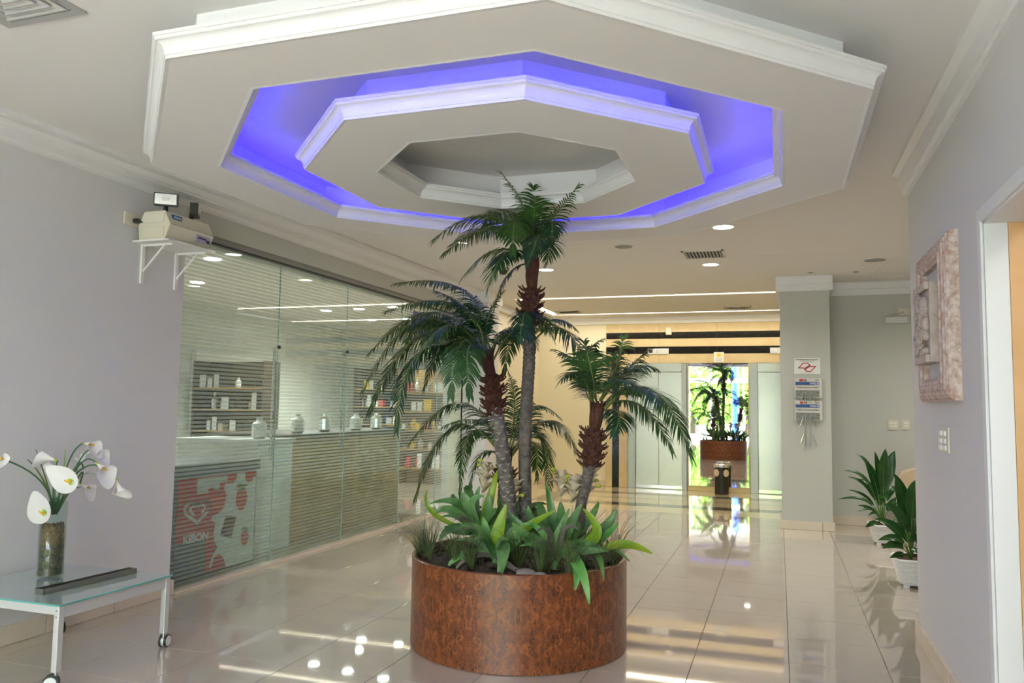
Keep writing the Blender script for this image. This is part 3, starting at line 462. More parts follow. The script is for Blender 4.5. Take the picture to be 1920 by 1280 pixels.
# ------------------------------------------------------------------ ceiling fittings
def downlight(x, y, label, r=.085, z=None, parent=None):
    z = zc(y) if z is None else z
    t = empty('downlight', (x, y, z), label, 'ceiling light', 'round recessed ceiling lights')
    MB().lathe([(r, 0), (r + .022, 0), (r + .024, -.006), (r + .002, -.008)], (x, y, z), 28, cap=False).build('trim_ring', 'white', t, smooth=False)
    MB().lathe([(.001, -.0025), (r, -.003)], (x, y, z), 28, cap=False).build('diffuser', 'bulb', t)
    return t
downlight(-.690, 8.80, 'round recessed ceiling light just beyond the square air vent')
downlight(-.435, 6.90, 'round recessed ceiling light nearest the right end of the octagonal ring')
downlight(-2.54, 8.70, 'round recessed ceiling light right of the tall palm crown')
downlight(-2.83, 6.90, 'round recessed ceiling light hidden behind the octagon, reflected in the striped glass')
for x, y, n in ((-2.9, -.6, 'left'), (-.4, -.6, 'right')): downlight(x, y, 'round recessed ceiling light by the entrance, %s one' % n)
def ldir(x, y, p, z=None):
    l = bpy.data.lights.new('downlight_and_fill_glow', 'SPOT'); l.energy = p; l.spot_size = RD(150); l.spot_blend = .8; l.color = (1, .95, .86); l.shadow_soft_size = .07
    o = bpy.data.objects.new('downlight_and_fill_glow', l); o.location = (x, y, (zc(y) if z is None else z) - .03); COL.objects.link(o)
for x, y in ((-.69, 8.8), (-.435, 6.9), (-2.54, 8.7), (-2.83, 6.9)): ldir(x, y, 45)
ldir(2.3, 8.2, 90); ldir(1.6, 9.2, 30)  # no fittings here: unseen spots added to lift the hall, niche wall and pillar
def grille(x, y, r, label):
    t = empty('ceiling_speaker', (x, y, zc(y)), label, 'speaker')
    MB().lathe([(r - .012, -.006), (r, -.006), (r + .004, 0), (r - .012, 0)], (x, y, zc(y)), 28, cap=False).build('rim', 'white', t)
    MB().lathe([(.001, -.003), (r - .012, -.003)], (x, y, zc(y)), 28, cap=False).build('grille', 'speaker', t)
grille(-1.418, 7.55, .10, 'round grey ceiling speaker beyond the octagonal ring, left of the vent')
grille(.97, 8.93, .12, 'round grey ceiling speaker above the niche on the right')
for x, y, lb in ((.363, 9.60, 'tiny dark ceiling spotlight over the grey pillar'), (.851, 9.66, 'tiny dark ceiling spotlight over the niche, right of the pillar')):
    t = empty('ceiling_spotlight', (x, y, 2.96), lb, 'ceiling light')
    MB().lathe([(.034, -.004), (.05, -.004), (.053, 0)], (x, y, 2.96), 20, cap=False).build('rim', 'ceil', t)
    MB().lathe([(.001, -.002), (.034, -.003)], (x, y, 2.96), 20, cap=False).build('opening', 'blackink', t)
t = empty('dome_camera', (-2.98, 8.45, 2.955), 'small dark dome camera on the ceiling behind the tall palm', 'camera')
MB().lathe([(.07, 0), (.07, -.02), (.06, -.03)], (-2.98, 8.45, 2.955), 20).build('base', 'speaker', t)
MB().sphere((-2.98, 8.45, 2.925), .052, nu=16, nv=10).build('dome', 'blackpl', t, smooth=True)
# access panel seam above the niche
sm = empty('ceiling_access_panel', (1.55, 9.4, 2.96), 'flat ceiling access panel outlined by a thin raised line over the niche', 'hatch')
for a in ((1.03, 2.1, 10.02, 10.04), (1.13, 2.1, 8.86, 8.88)): box('edge_strip', *a, 2.954, 2.9605, 'ceil', sm)
MB().add([(1.03, 10.03, 2.954), (1.05, 10.03, 2.954), (1.15, 8.87, 2.954), (1.13, 8.87, 2.954), (1.03, 10.03, 2.9605), (1.05, 10.03, 2.9605), (1.15, 8.87, 2.9605), (1.13, 8.87, 2.9605)],
         [(0, 1, 2, 3), (4, 5, 6, 7), (0, 1, 5, 4), (2, 3, 7, 6), (1, 2, 6, 5), (3, 0, 4, 7)]).build('edge_strip', 'ceil', sm)

# four-way louvred vent near the camera
def vent4(x0, x1, y0, y1, label):
    z = zc(y1) + .002; t = empty('ceiling_vent', ((x0 + x1) / 2, (y0 + y1) / 2, z), label, 'vent')
    cx, cy, h = (x0 + x1) / 2, (y0 + y1) / 2, (x1 - x0) / 2; q = 2 ** .5
    MB().ring([((h - .036) * q, z - .008), (h * q, z - .010), (h * q, z), ((h - .036) * q, z)], (cx, cy), 4, pi / 4).build('frame', 'greyv', t)
    k = 0; r = h - .045
    while r > .03:
        MB().ring([(r * q, z - .012), ((r - .008) * q, z - .012), ((r - .034) * q, z + .016), ((r - .026) * q, z + .016)], (cx, cy), 4, pi / 4).build('louvre', 'greyv', t)
        r -= .036
    box('duct', x0 + .03, x1 - .03, y0 + .03, y1 - .03, z + .018, z + .02, 'blackink', t)
vent4(-2.95, -2.54, 1.86, 2.27, 'square grey louvred air vent in the top left corner of the ceiling')
def ventl(x0, x1, y0, y1, label, ax=0, n=10):
    z = zc((y0 + y1) / 2); t = empty('ceiling_vent', ((x0 + x1) / 2, (y0 + y1) / 2, z), label, 'vent')
    f = MB(); w = .025
    f.box(x0, x1, y0, y0 + w, z - .012, z).box(x0, x1, y1 - w, y1, z - .012, z).box(x0, x0 + w, y0, y1, z - .012, z).box(x1 - w, x1, y0, y1, z - .012, z)
    f.build('frame', 'ceil', t); box('duct', x0 + w, x1 - w, y0 + w, y1 - w, z - .003, z - .001, 'blackink', t)
    for i in range(n):
        x = x0 + w + (x1 - x0 - 2 * w) * (i + .5) / n
        MB().prism([(x - .012, z - .004), (x - .009, z - .004), (x + .010, z - .016), (x + .007, z - .016)], 1, y0 + w, y1 - w).build('louvre', 'greyv', t)
ventl(-.92, -.50, 7.96, 8.38, 'square louvred air vent between two ceiling lights, right of centre', n=11)
ventl(-.80, -.38, 12.55, 12.85, 'narrow louvred vent in the lift lobby ceiling, right one', n=9)
ventl(-3.5, -3.1, 12.55, 12.85, 'narrow louvred vent in the lift lobby ceiling, left one', n=9)
# fluorescent tubes in the lobby slot
def tubelight(a, b, label):
    t = empty('tube_light', tuple((Vector(a) + Vector(b)) / 2), label, 'tube light', 'fluorescent tubes in the lobby ceiling slot')
    a, b = Vector(a), Vector(b); d = (b - a).normalized()
    MB().tube([a + d * .03, b - d * .03], .017, 10).build('tube', 'tube', t)
    for p, q in ((a, a + d * .03), (b - d * .03, b)): MB().tube([p, q], .018, 10).build('end_cap', 'white', t)
zt = 2.985
nx = 4
for i in range(nx):
    a = LX0 + .08 + (LX1 - LX0 - .16) * i / nx; b = LX0 + .08 + (LX1 - LX0 - .16) * (i + 1) / nx - .01
    w = ('leftmost', 'second from left', 'third from left', 'rightmost')[i]
    tubelight((a, LY0 + .065, zt), (b, LY0 + .065, zt), 'warm fluorescent tube in the front lobby ceiling slot, ' + w)
    tubelight((a, LY1 - .065, zt), (b, LY1 - .065, zt), 'warm fluorescent tube in the rear lobby ceiling slot, ' + w)
for i in range(2):
    a = LY0 + .14 + (LY1 - LY0 - .28) * i / 2; b = a + (LY1 - LY0 - .28) / 2 - .01
    tubelight((LX0 + .065, a, zt), (LX0 + .065, b, zt), 'warm fluorescent tube in the left lobby ceiling slot, ' + ('nearer', 'farther')[i])
# wash of the slot lighting down into the lobby
arealight('lobby_slot_glow', (-1.5, 11.12, 2.95), (0, 0, 0), 4.4, .1, 17, (1, .86, .60))
arealight('lobby_slot_glow', (-1.5, 13.15, 2.95), (0, 0, 0), 4.4, .1, 17, (1, .86, .60))

# ------------------------------------------------------------------ lift lobby back wall
Y = YB
mw = empty('marble_wall_cladding', (-1.2, Y, 0), 'beige marble wall cladding with black granite bands round the lifts', 'cladding')
d = .03
def panel(x0, x1, z0, z1, m='marble', yy=Y - d, n='panel'): return MB().box(x0 + .0015, x1 - .0015, yy, Y, z0 + .0015, z1 - .0015).build(n, m, mw, bevel=.0015)
bands = [(2.685, 2.84, 'marble'), (2.575, 2.685, 'black'), (2.435, 2.575, 'marble'), (2.31, 2.435, 'black'), (2.15, 2.31, 'marble')]
for z0, z1, m in bands:
    for a, b in ((-2.88, -1.95), (-1.95, -.98), (-.98, .02), (.02, 1.2)): panel(a, b, z0, z1, m, Y - d - (.002 if m == 'black' else 0), 'panel' if m == 'marble' else 'black_band')
for z0, z1 in ((.0, 1.05), (1.05, 2.15)):
    panel(-2.88, -2.765, z0, z1); panel(-2.765, -2.645, z0, z1, 'black', Y - d - .002, 'black_band'); panel(-2.645, -2.485, z0, z1)
panel(-1.475, -.45, 0, .085); panel(-1.475, -1.452, .085, 2.15); panel(-.476, -.45, .085, 2.15)
mr = empty('wall_mirror', (-.964, Y - .02, 1.1), 'tall frameless mirror between the two lifts, reflecting the palms and the entrance', 'mirror')
MB().box(-1.450, -.478, Y - .028, Y - .005, .087, 2.148).build('mirror_glass', 'mirror', mr)
def lift(xl, label):
    t = empty('lift_door', (xl + .5, Y, 0), label, 'lift')
    W_ = 1.0; fr = .125
    MB().box(xl, xl + fr, Y - .05, Y, 0, 2.145).build('jamb', 'steeld', t, bevel=.003)
    MB().box(xl + W_ - .085, xl + W_, Y - .05, Y, 0, 2.145).build('jamb', 'steeld', t, bevel=.003)
    MB().box(xl + fr, xl + W_ - .085, Y - .05, Y, 2.0, 2.145).build('header', 'steel', t, bevel=.003)
    a, b = xl + fr + .003, xl + W_ - .088; m = (a + b) / 2
    MB().box(a, m - .002, Y - .018, Y - .004, .07, 1.995).build('door_leaf', 'steel', t, bevel=.002)
    MB().box(m + .002, b, Y - .014, Y - .004, .07, 1.995).build('door_leaf', 'steel', t, bevel=.002)
    MB().box(a, b, Y - .022, Y - .003, .012, .068).build('kick_plate', 'chrome', t)
    MB().box(a, b, Y - .05, Y, .001, .01).build('sill', 'steeld', t)
lift(-2.48, 'stainless steel lift doors left of the mirror, half behind the right palm')
lift(-.452, 'stainless steel lift doors right of the mirror, partly hidden by the pillar')
def indicator(x, label, letter_side):
    t = empty('floor_indicator', (x, Y - .034, 2.355), label, 'indicator')
    MB().box(x - .18, x + .18, Y - .045, Y - .032, 2.303, 2.402).build('plate', 'alu', t, bevel=.003)
    s = letter_side
    MB().box(x - s * .13 - .033, x - s * .13 + .033, Y - .048, Y - .044, 2.328, 2.378).build('display', 'blackink', t)
    box('arrow_light', x - s * .02 - .01, x - s * .02 + .01, Y - .047, Y - .044, 2.33, 2.35, 'greyv', t); box('arrow_light', x - s * .02 - .01, x - s * .02 + .01, Y - .047, Y - .044, 2.358, 2.378, 'greyv', t)
    text('A', .075, (x + s * .09, Y - .0465, 2.353), (1, 0, 0), (0, 0, 1), 'whiteink', 'letter', t)
indicator(-1.965, 'grey floor indicator plate with the letter A above the left lift', 1)
indicator(.055, 'grey floor indicator plate with the letter A, cut off by the pillar', -1)
t = empty('notice', (-.95, Y - .034, 2.25), 'small white notice with a yellow disc above the mirror', 'notice')
MB().box(-1.03, -.865, Y - .035, Y - .031, 2.165, 2.335).build('sheet', 'paperw', t)
MB().prism([(-.947 + .034 * cos(a * pi / 10), 2.285 + .034 * sin(a * pi / 10)) for a in range(20)], 1, Y - .037, Y - .035).build('disc', 'yellow', t)
for k in range(3): box('text_line', -1.0, -.895, Y - .0362, Y - .035, 2.188 + k * .017, 2.194 + k * .017, 'greyv', t)
MB().box(-1.832, -1.735, Y - .075, Y - .03, 2.635, 2.765).build('wall_box', 'cream_pl', bevel=.006, loc=(-1.78, Y - .05, 2.7), label='small cream box fixed across the upper black band over the left lift', cat='sensor')
# pedestal bin
bx, by = -.893, 13.40
t = empty('litter_bin', (bx, by, 0), 'black cylindrical litter bin with chrome ashtray top in front of the mirror', 'bin')
MB().lathe([(.108, 0), (.112, .005), (.112, .43)], (bx, by, 0), 28).build('body', 'blackpl', t, smooth=False)
MB().lathe([(.118, .43), (.125, .435), (.125, .475), (.115, .485), (.02, .47)], (bx, by, 0), 28).build('ashtray', 'chrome', t)
for s in (-1, 1):
    MB().prism([(bx + s * .075 + .042 * cos(a * pi / 9), .345 + .058 * sin(a * pi / 9)) for a in range(18)], 1, by - .119, by - .07).build('side_opening', 'bract', t)

# ------------------------------------------------------------------ pillar items
PY = 9.868
t = empty('no_smoking_sign', (.32, PY, 1.9), 'white no smoking notice with a red emblem on the grey pillar, above the newspapers', 'sign')
MB().box(.178, .465, PY - .004, PY, 1.80, 1.99).build('panel', 'paperw', t)
text('É proibido fumar neste local', .021, (.321, PY - .0045, 1.972), (1, 0, 0), (0, 0, 1), 'blackink', 'lettering', t, bold=.0004)
text('Proibido por lei estadual de 2009', .011, (.321, PY - .0045, 1.955), (1, 0, 0), (0, 0, 1), 'blackink', 'lettering', t)
text('Denuncie: 0800 771 3541 leiantifumo', .010, (.321, PY - .0045, 1.813), (1, 0, 0), (0, 0, 1), 'greyv', 'lettering', t)
def outline(pts, w, m, name, parent, y, th=.0012):
    mb = MB(); n = len(pts)
    for i in range(n):
        a = Vector((pts[i][0], pts[i][1])); b = Vector((pts[(i + 1) % n][0], pts[(i + 1) % n][1])); dd = (b - a).normalized(); p = Vector((-dd.y, dd.x)) * w / 2
        a = a - dd * w * .4; b = b + dd * w * .4
        mb.prism([tuple(a - p), tuple(b - p), tuple(b + p), tuple(a + p)], 1, y - th, y)
    return mb.build(name, m, parent)
def E_(x, z): return (.321 + x * .001, 1.882 + z * .001)
outline([E_(-92, -8), E_(-45, 48), E_(8, 48), E_(32, 22), E_(-18, -28), E_(-40, -8)], .010, 'redem', 'emblem', t, PY - .0042)
outline([E_(92, 8), E_(38, -50), E_(-8, -50), E_(-28, -22), E_(26, 24), E_(44, 8)], .010, 'redem', 'emblem', t, PY - .0044)
box('cigarette', .300, .352, PY - .0056, PY - .0044, 1.879, 1.885, 'blackink', t)
rk = empty('newspaper_rack', (.32, PY, 1.3), 'thin wire newspaper rack hanging on the grey pillar', 'rack')
for x in (-.026, .026):
    MB().tube([(.32 + x, PY - .006, 1.76), (.32 + x, PY - .006, .955), (.32 + x * .6, PY - .012, .95)], .0035, 6).build('wire', 'chrome', rk)
for zt_ in (1.49, 1.225, 1.02):
    for s in (-1, 1):
        MB().tube([(.32 + s * .026, PY - .006, zt_ + .07), (.32 + s * .05, PY - .05, zt_ + .08), (.32 + s * .085, PY - .058, zt_ - .02), (.32 + s * .095, PY - .054, zt_ - .05), (.32 + s * .03, PY - .012, zt_ + .035)], .0032, 6).build('wire_clip', 'chrome', rk)
        MB().tube([(.32 + s * .026, PY - .05, zt_ + .09), (.32 + s * .026, PY - .052, zt_ - .05), (.32 + s * .026, PY - .01, zt_ - .06)], .0032, 6).build('wire_clip', 'chrome', rk)
def paper(z, label):
    t = empty('newspaper', (.326, PY - .03, z), label, 'newspaper', 'newspapers in the wall rack')
    x0, x1 = .178, .468
    mb = MB(); mb.prism([(x0, PY - .040), (x1 - .02, PY - .044), (x1 + .012, PY - .030), (x1 + .012, PY - .014), (x0, PY - .016)], 2, z - .115, z + .112).build('folded_pages', 'paper', t)
    yy = PY - .0435
    box('blue_banner', x0 + .01, x1 - .022, yy - .0015, yy + .001, z + .03, z + .068, 'blueink', t)
    box('photo', x0 + .012, x1 - .018, yy - .0015, yy + .001, z - .108, z - .03, 'greyink', t)
    box('thumbnail', x0 + .055, x0 + .093, yy - .0015, yy + .002, z + .074, z + .1, 'red', t, label='small red thumbnail picture')
    box('thumbnail', x0 + .10, x0 + .135, yy - .0015, yy + .002, z + .074, z + .1, 'greyink', t)
    text('VALE', .034, (x1 - .075, yy - .002, z + .048), (1, 0, 0), (0, 0, 1), 'whiteink', 'lettering', t, sx=1.3, bold=.0006)
    text('TEMER ASSUME O PODER', .021, ((x0 + x1) / 2 - .005, yy - .001, z + .002), (1, 0, 0), (0, 0, 1), 'blackink', 'lettering', t)
    text('SCA', .018, (x1 - .045, yy - .001, z + .088), (1, 0, 0), (0, 0, 1), 'blackink', 'lettering', t, bold=.0006)
paper(1.642, 'folded newspaper with a blue banner, upper one in the wall rack')
paper(1.38, 'folded newspaper with a blue banner, lower one in the wall rack')

# ------------------------------------------------------------------ niche wall items
NY = 10.499
t = empty('emergency_light', (1.365, NY, 2.49), 'slim emergency light with rows of small LEDs on the niche wall', 'emergency light')
MB().box(1.235, 1.488, NY - .04, NY, 2.448, 2.525).build('housing', 'alu', t, bevel=.006)
mb = MB()
for i in range(11):
    for j in range(3): mb.box(1.256 + i * .0205, 1.269 + i * .0205, NY - .046, NY - .04, 2.459 + j * .021, 2.472 + j * .021)
mb.build('led_dot', 'white', t, kind='stuff')
t = empty('wall_socket', (1.44, NY, 2.59), 'cream socket plate above the slim emergency light on the niche wall', 'socket')
MB().box(1.385, 1.51, NY - .008, NY, 2.545, 2.63).build('plate', 'cream_pl', t, bevel=.003); MB().box(1.435, 1.455, NY - .03, NY - .008, 2.575, 2.605).build('plug', 'white', t, bevel=.003)
MB().tube([(1.445, NY - .03, 2.585), (1.40, NY - .035, 2.56), (1.33, NY - .03, 2.545), (1.29, NY - .025, 2.527)], .003, 6).build('cable', 'speaker', t)
def switch(x0, x1, z0, z1, n, label):
    t = empty('light_switch', ((x0 + x1) / 2, NY, z0), label, 'switch')
    MB().box(x0, x1, NY - .008, NY, z0, z1).build('plate', 'cream_pl', t, bevel=.003)
    w = (x1 - x0 - .03) / n
    for i in range(n):
        for z in ((z0 + .03), (z0 + .066)): MB().box(x0 + .015 + i * w + .004, x0 + .015 + (i + 1) * w - .004, NY - .014, NY - .008, z, z + .024).build('rocker', 'white', t, bevel=.002)
switch(1.245, 1.36, 1.16, 1.278, 2, 'wide cream switch plate with four rockers on the niche wall')
switch(1.402, 1.482, 1.163, 1.281, 1, 'narrow cream switch plate on the niche wall, right of the wide one')
t = empty('framed_board', (1.95, NY, 1.66), 'tall thin-framed pale yellow board on the niche wall, cut off by the right wall', 'picture')
MB().box(1.553, 2.4, NY - .03, NY, .915, 2.405).box(1.575, 2.378, NY - .032, NY - .03, .937, 2.383).build('frame', 'rattan', t)
box('board', 1.575, 2.378, NY - .034, NY - .032, .937, 2.383, mat('yellow_board', (.66, .62, .25), .6, noise=(3, .2, (.60, .60, .40))), t)

# ------------------------------------------------------------------ right wall picture and switch
t = empty('framed_relief', (XR, 4.52, 1.84), 'whitewashed wooden box frame with a carved plaque on the right wall', 'picture')
fy0, fy1, fz0, fz1 = 4.09, 4.95, 1.435, 2.235; wv, wh = .18, .115
def fprof(w):   # stepped moulding: across u (0 outer .. 1 inner), depth d
    return [(0, 0), (0, .030), (.06, .040), (.10, .038), (.14, .050), (.22, .048), (.27, .056), (.40, .054), (.46, .062), (.70, .060), (.74, .066), (.86, .064), (.9, .056), (1, .05), (1, 0)]
pr = fprof(1)
def rail(y0, y1, z0, z1, wy, wz):
    """mitred frame: corners offset by widths"""
    out = []
    co = [((y0, z0), (1, 1)), ((y1, z0), (-1, 1)), ((y1, z1), (-1, -1)), ((y0, z1), (1, -1))]
    for k in range(4):
        (a, da), (b, db) = co[k], co[(k + 1) % 4]
        A = [(XR - q, a[0] + da[0] * u * wy, a[1] + da[1] * u * wz) for u, q in pr]; B = [(XR - q, b[0] + db[0] * u * wy, b[1] + db[1] * u * wz) for u, q in pr]
        n = len(A); out.append(MB().add(A + B, [tuple(range(n))[::-1], tuple(range(n, 2 * n))] + [(i, (i + 1) % n, (i + 1) % n + n, i + n) for i in range(n)]).build('frame_rail', 'ceramic', t))
rail(fy0, fy1, fz0, fz1, wv, wh)
box('backing_board', XR - .022, XR - .002, fy0 + .15, fy1 - .15, fz0 + .1, fz1 - .1, 'mat_board', t)
# plaque, with carved figures in raised relief
py0, py1, pz0, pz1 = 4.41, 4.74, 1.63, 2.04
pq = MB().box(XR - .075, XR - .022, py0, py1, pz0, pz1).build('plaque', 'relief', t, bevel=.004)
q = MB()
q.box(XR - .098, XR - .075, py1 - .02, py1, pz0, pz1).box(XR - .098, XR - .075, py0, py1, pz0, pz0 + .04).box(XR - .098, XR - .075, py0, py1, pz1 - .04, pz1).build('plaque_rim', 'relief', pq, bevel=.004)
q = MB(); rr = random.Random(5)
for k in range(46):
    y = rr.uniform(py0 + .03, py1 - .03); z = rr.uniform(pz0 + .06, pz1 - .06); q.sphere((XR - .085, y, z), rr.uniform(.012, .03), nu=8, nv=5, sc=(.9, rr.uniform(.7, 1.5), rr.uniform(.7, 1.7)))
for k in range(22):
    y = rr.uniform(py0 + .09, py1 - .06); z = rr.uniform(pz0 + .08, pz1 - .08); a = rr.uniform(0, 6.28); pts = []
    for i in range(6): pts.append((XR - .098 - .006 * sin(i), y + .03 * cos(a + i * .8) , z + .03 * sin(a + i * .8)))
    q.tube(pts, .007, 5)
q.build('carving', 'relief', pq, smooth=True, kind='stuff')
t = empty('light_switch', (XR, 4.53, 1.24), 'cream double switch plate on the right wall below the carved picture', 'switch')
MB().box(XR - .008, XR, 4.41, 4.655, 1.178, 1.305).build('plate', 'cream_pl', t, bevel=.003)
for y in (4.455, 4.555):
    for z in (1.19, 1.225, 1.262): MB().box(XR - .016, XR - .008, y, y + .055, z, z + .024).build('rocker', 'white', t, bevel=.002)

# ------------------------------------------------------------------ battery emergency light on the left wall
ex0, ex1 = XL + .045, XL + .285
t = empty('emergency_light', (-3.96, 4.45, 2.45), 'beige battery emergency light unit on a white shelf bracket with two lamps', 'emergency light')
zb = 2.455; DY = -.115; hexa = [(4.235, zb + .10), (4.29, zb), (4.70, zb), (4.755, zb + .10), (4.70, zb + .185), (4.30, zb + .185)]
hx = [(ex0, zb), (ex1 - .035, zb), (ex1 + .01, zb + .10), (ex1 - .04, zb + .195), (ex0 + .035, zb + .195), (ex0 - .01, zb + .10)]
body = MB().prism(hx, 1, 4.30 + DY, 4.72 + DY).build('battery_case', 'cream_pl', t, bevel=.006)
MB().prism([(a + (-.004 if a > -3.97 else .004) * -1, b) for a, b in hx], 1, 4.285 + DY, 4.30 + DY).build('end_cover', 'cream_pl', body, bevel=.004)
for z0, z1 in ((zb + .015, zb + .085), (zb + .115, zb + .18)):
    f = MB().box(ex0 + .03, ex1 - .035, 4.279 + DY, 4.286 + DY, z0, z1).build('recess_panel', 'cream_pl', body, bevel=.003)
MB().box(ex1 + .003, ex1 + .012, 4.31 + DY, 4.71 + DY, zb + .102, zb + .107).build('seam', 'greyv', body)
MB().box(ex1 + -.004, ex1 + .006, 4.55 + DY, 4.69 + DY, zb + .035, zb + .085).build('maker_label', mat('mauve_label', (.35, .33, .5), .4), body)
text('unilamp', .028, (ex1 + .0065, 4.605 + DY, zb + .066), (0, 1, 0), (0, 0, 1), 'blackink', 'lettering', body)
box('label_mark', ex1 - .004, ex1 + .0065, 4.65 + DY, 4.68 + DY, zb + .04, zb + .06, 'blackink', body)
b2 = MB().box(ex1 - .03, ex1 - .012, 4.335 + DY, 4.42 + DY, zb + .145, zb + .175).build('maker_label', 'blueink', body)
text('Unitron', .022, (ex1 - .0115, 4.378 + DY, zb + .16), (0, 1, 0), (0, 0, 1), 'whiteink', 'lettering', body)
def lamp(c, yaw, tilt, face):
    l = MB().box(-.005, .05, -.075, .075, -.042, .042).build('lamp_head', 'blackpl', t)
    R = Matrix.Rotation(yaw, 4, 'Z') @ Matrix.Rotation(tilt, 4, 'Y')
    off = Vector(t.location)
    l.data.transform(Matrix.Translation(Vector(c)) @ R @ Matrix.Translation(off))
    l.data.transform(Matrix.Translation(-off))
    for k, (m, g, nm) in enumerate((('chrome', (.050, .054, -.068, .068, -.035, .035), 'reflector'), ('whiteink', (.054, .06, -.02, .02, -.012, .012), 'bulb'))):
        s_ = MB().box(*g).build(nm, m, l); s_.data.transform(Matrix.Translation(off)); s_.data.transform(Matrix.Translation(Vector(c)) @ R); s_.data.transform(Matrix.Translation(-off))
    MB().tube([(c[0], c[1], zb + .19), (c[0], c[1], c[2] - .04)], .013, 8).build('swivel', 'blackpl', t)
    MB().tube([(c[0], c[1] - .03, zb + .19), (c[0] + .02, c[1] - .045, zb + .21), (c[0] + .01, c[1] - .03, c[2] - .03)], .003, 5).build('cable', 'blackpl', t)
lamp((-3.94, 4.36 + DY, zb + .285), RD(-55), RD(5), 1)
lamp((-3.99, 4.66 + DY, zb + .29), RD(35), RD(0), 1)
br = empty('shelf_bracket', (-4.0, 4.5, zb), 'white metal shelf with two triangular brackets under the beige emergency light', 'bracket')
MB().box(XL + .002, ex1 + .02, 4.27 + DY, 4.74 + DY, zb - .012, zb - .001).build('shelf', 'glass' if 0 else 'white', br)
for y in (4.35 + DY, 4.67 + DY):
    MB().box(XL, XL + .014, y, y + .028, zb - .28, zb - .012).build('upright', 'white', br)
    MB().box(XL, ex1 - .03, y + .008, y + .022, zb - .026, zb - .012).build('arm', 'white', br)
    MB().tube([(XL + .01, y + .015, zb - .20), (ex1 - .10, y + .015, zb - .022)], .007, 6).build('brace', 'white', br)
t = empty('wall_socket', (XL, 4.145, 2.59), 'cream wall socket with a black plug left of the beige emergency light', 'socket')
MB().box(XL, XL + .012, 4.07, 4.22, 2.55, 2.635).build('plate', 'cream_pl', t, bevel=.003)
MB().box(XL + .012, XL + .055, 4.135, 4.17, 2.57, 2.60).build('plug', 'blackpl', t, bevel=.006)
MB().tube([(XL + .05, 4.165, 2.583), (XL + .07, 4.175, 2.577), (XL + .06, 4.19, 2.57)], .006, 6).build('cable', 'blackpl', t)

# ------------------------------------------------------------------ glass table with castors
tx0, tx1, ty0, ty1, tz = -4.075, -3.255, 2.955, 3.70, .40
t = empty('side_table', ((tx0 + tx1) / 2, (ty0 + ty1) / 2, 0), 'low square glass-topped table with white legs on castors by the left wall', 'table')
tp = MB().box(tx0, tx1, ty0, ty1, tz - .008, tz).build('glass_top', 'tabletop', t, bevel=.0015)
e = .0006; MB().box(tx0 - e, tx1 + e, ty0 - e, ty0, tz - .0078, tz - .0002).box(tx1, tx1 + e, ty0, ty1, tz - .0078, tz - .0002).build('glass_edge', 'glassedge', tp)
L = .032
for x in (tx0 + .008, tx1 - .008 - L):
    for y in (ty0 + .008, ty1 - .008 - L): MB().box(x, x + L, y, y + L, .082, tz - .009).build('leg', 'alu', t, bevel=.003)
for y in (ty0 + .012, ty1 - .032): MB().box(tx0 + .04, tx1 - .04, y, y + .02, tz - .052, tz - .0095).build('rail', 'alu', t, bevel=.002)
for x in (tx0 + .012, tx1 - .032): MB().box(x, x + .02, ty0 + .04, ty1 - .04, tz - .052 - .016, tz - .0095).build('rail', 'alu', t, bevel=.002)
MB().sphere((tx1 - .024, ty0 + .0075, tz - .03), .004).sphere((tx1 - .024, ty0 + .0075, tz - .06), .004).build('bolt', 'steeld', t)
def castor(x, y, a):
    c = empty('castor', (x, y, 0)); c.parent = t; c.location = Vector((x, y, 0)) - Vector(t.location)
    d = Vector((cos(a), sin(a), 0)); n = Vector((-sin(a), cos(a), 0)); ctr = Vector((x, y, .036)) + d * .018
    for s in (-1, 1):
        mb = MB(); pts = [ctr + n * s * .009, ctr + n * s * .020]; mb.tube(pts, .0355, 22); mb.build('wheel', 'blackpl', c)
        MB().tube([ctr + n * s * .0195, ctr + n * s * .0225], .028, 20).build('hub', 'alu', c)
    MB().tube([ctr - n * .008, ctr + n * .008], .032, 18).build('fork', 'alu', c)
    MB().tube([(x, y, .05), (x, y, .084)], .008, 8).build('stem', 'steeld', c)
castor(tx1 - .024, ty0 + .024, RD(215)); castor(tx1 - .024, ty1 - .024, RD(105)); castor(tx0 + .024, ty1 - .024, RD(-15)); castor(tx0 + .024, ty0 + .024, RD(60))
# metal tray
A, B = Vector((-3.590, 3.090, tz)), Vector((-3.478, 3.702 - .012, tz))
A = Vector((-3.525, 3.075, tz)); B = Vector((-3.497, 3.655, tz)); dd = (B - A).normalized(); nn = Vector((dd.y, -dd.x, 0)) * .06
tr_ = empty('metal_tray', tuple((A + B) / 2), 'long narrow brushed metal tray lying on the glass table', 'tray')
def strip(a, b, w0, w1, z0, z1, nme):
    p = [a + nn * w0, b + nn * w0, b + nn * w1, a + nn * w1]
    MB().add([(q.x, q.y, z0) for q in p] + [(q.x, q.y, z1) for q in p], [(0, 1, 2, 3), (4, 5, 6, 7), (0, 1, 5, 4), (1, 2, 6, 5), (2, 3, 7, 6), (3, 0, 4, 7)]).build(nme, 'steeld', tr_)
strip(A, B, -.5, .5, tz + .0005, tz + .004, 'base'); strip(A, B, -.5, -.42, tz + .003, tz + .028, 'side'); strip(A, B, .42, .5, tz + .003, tz + .028, 'side')
strip(A, A + dd * .005, -.5, .5, tz + .003, tz + .028, 'end'); strip(B - dd * .005, B, -.5, .5, tz + .003, tz + .028, 'end')
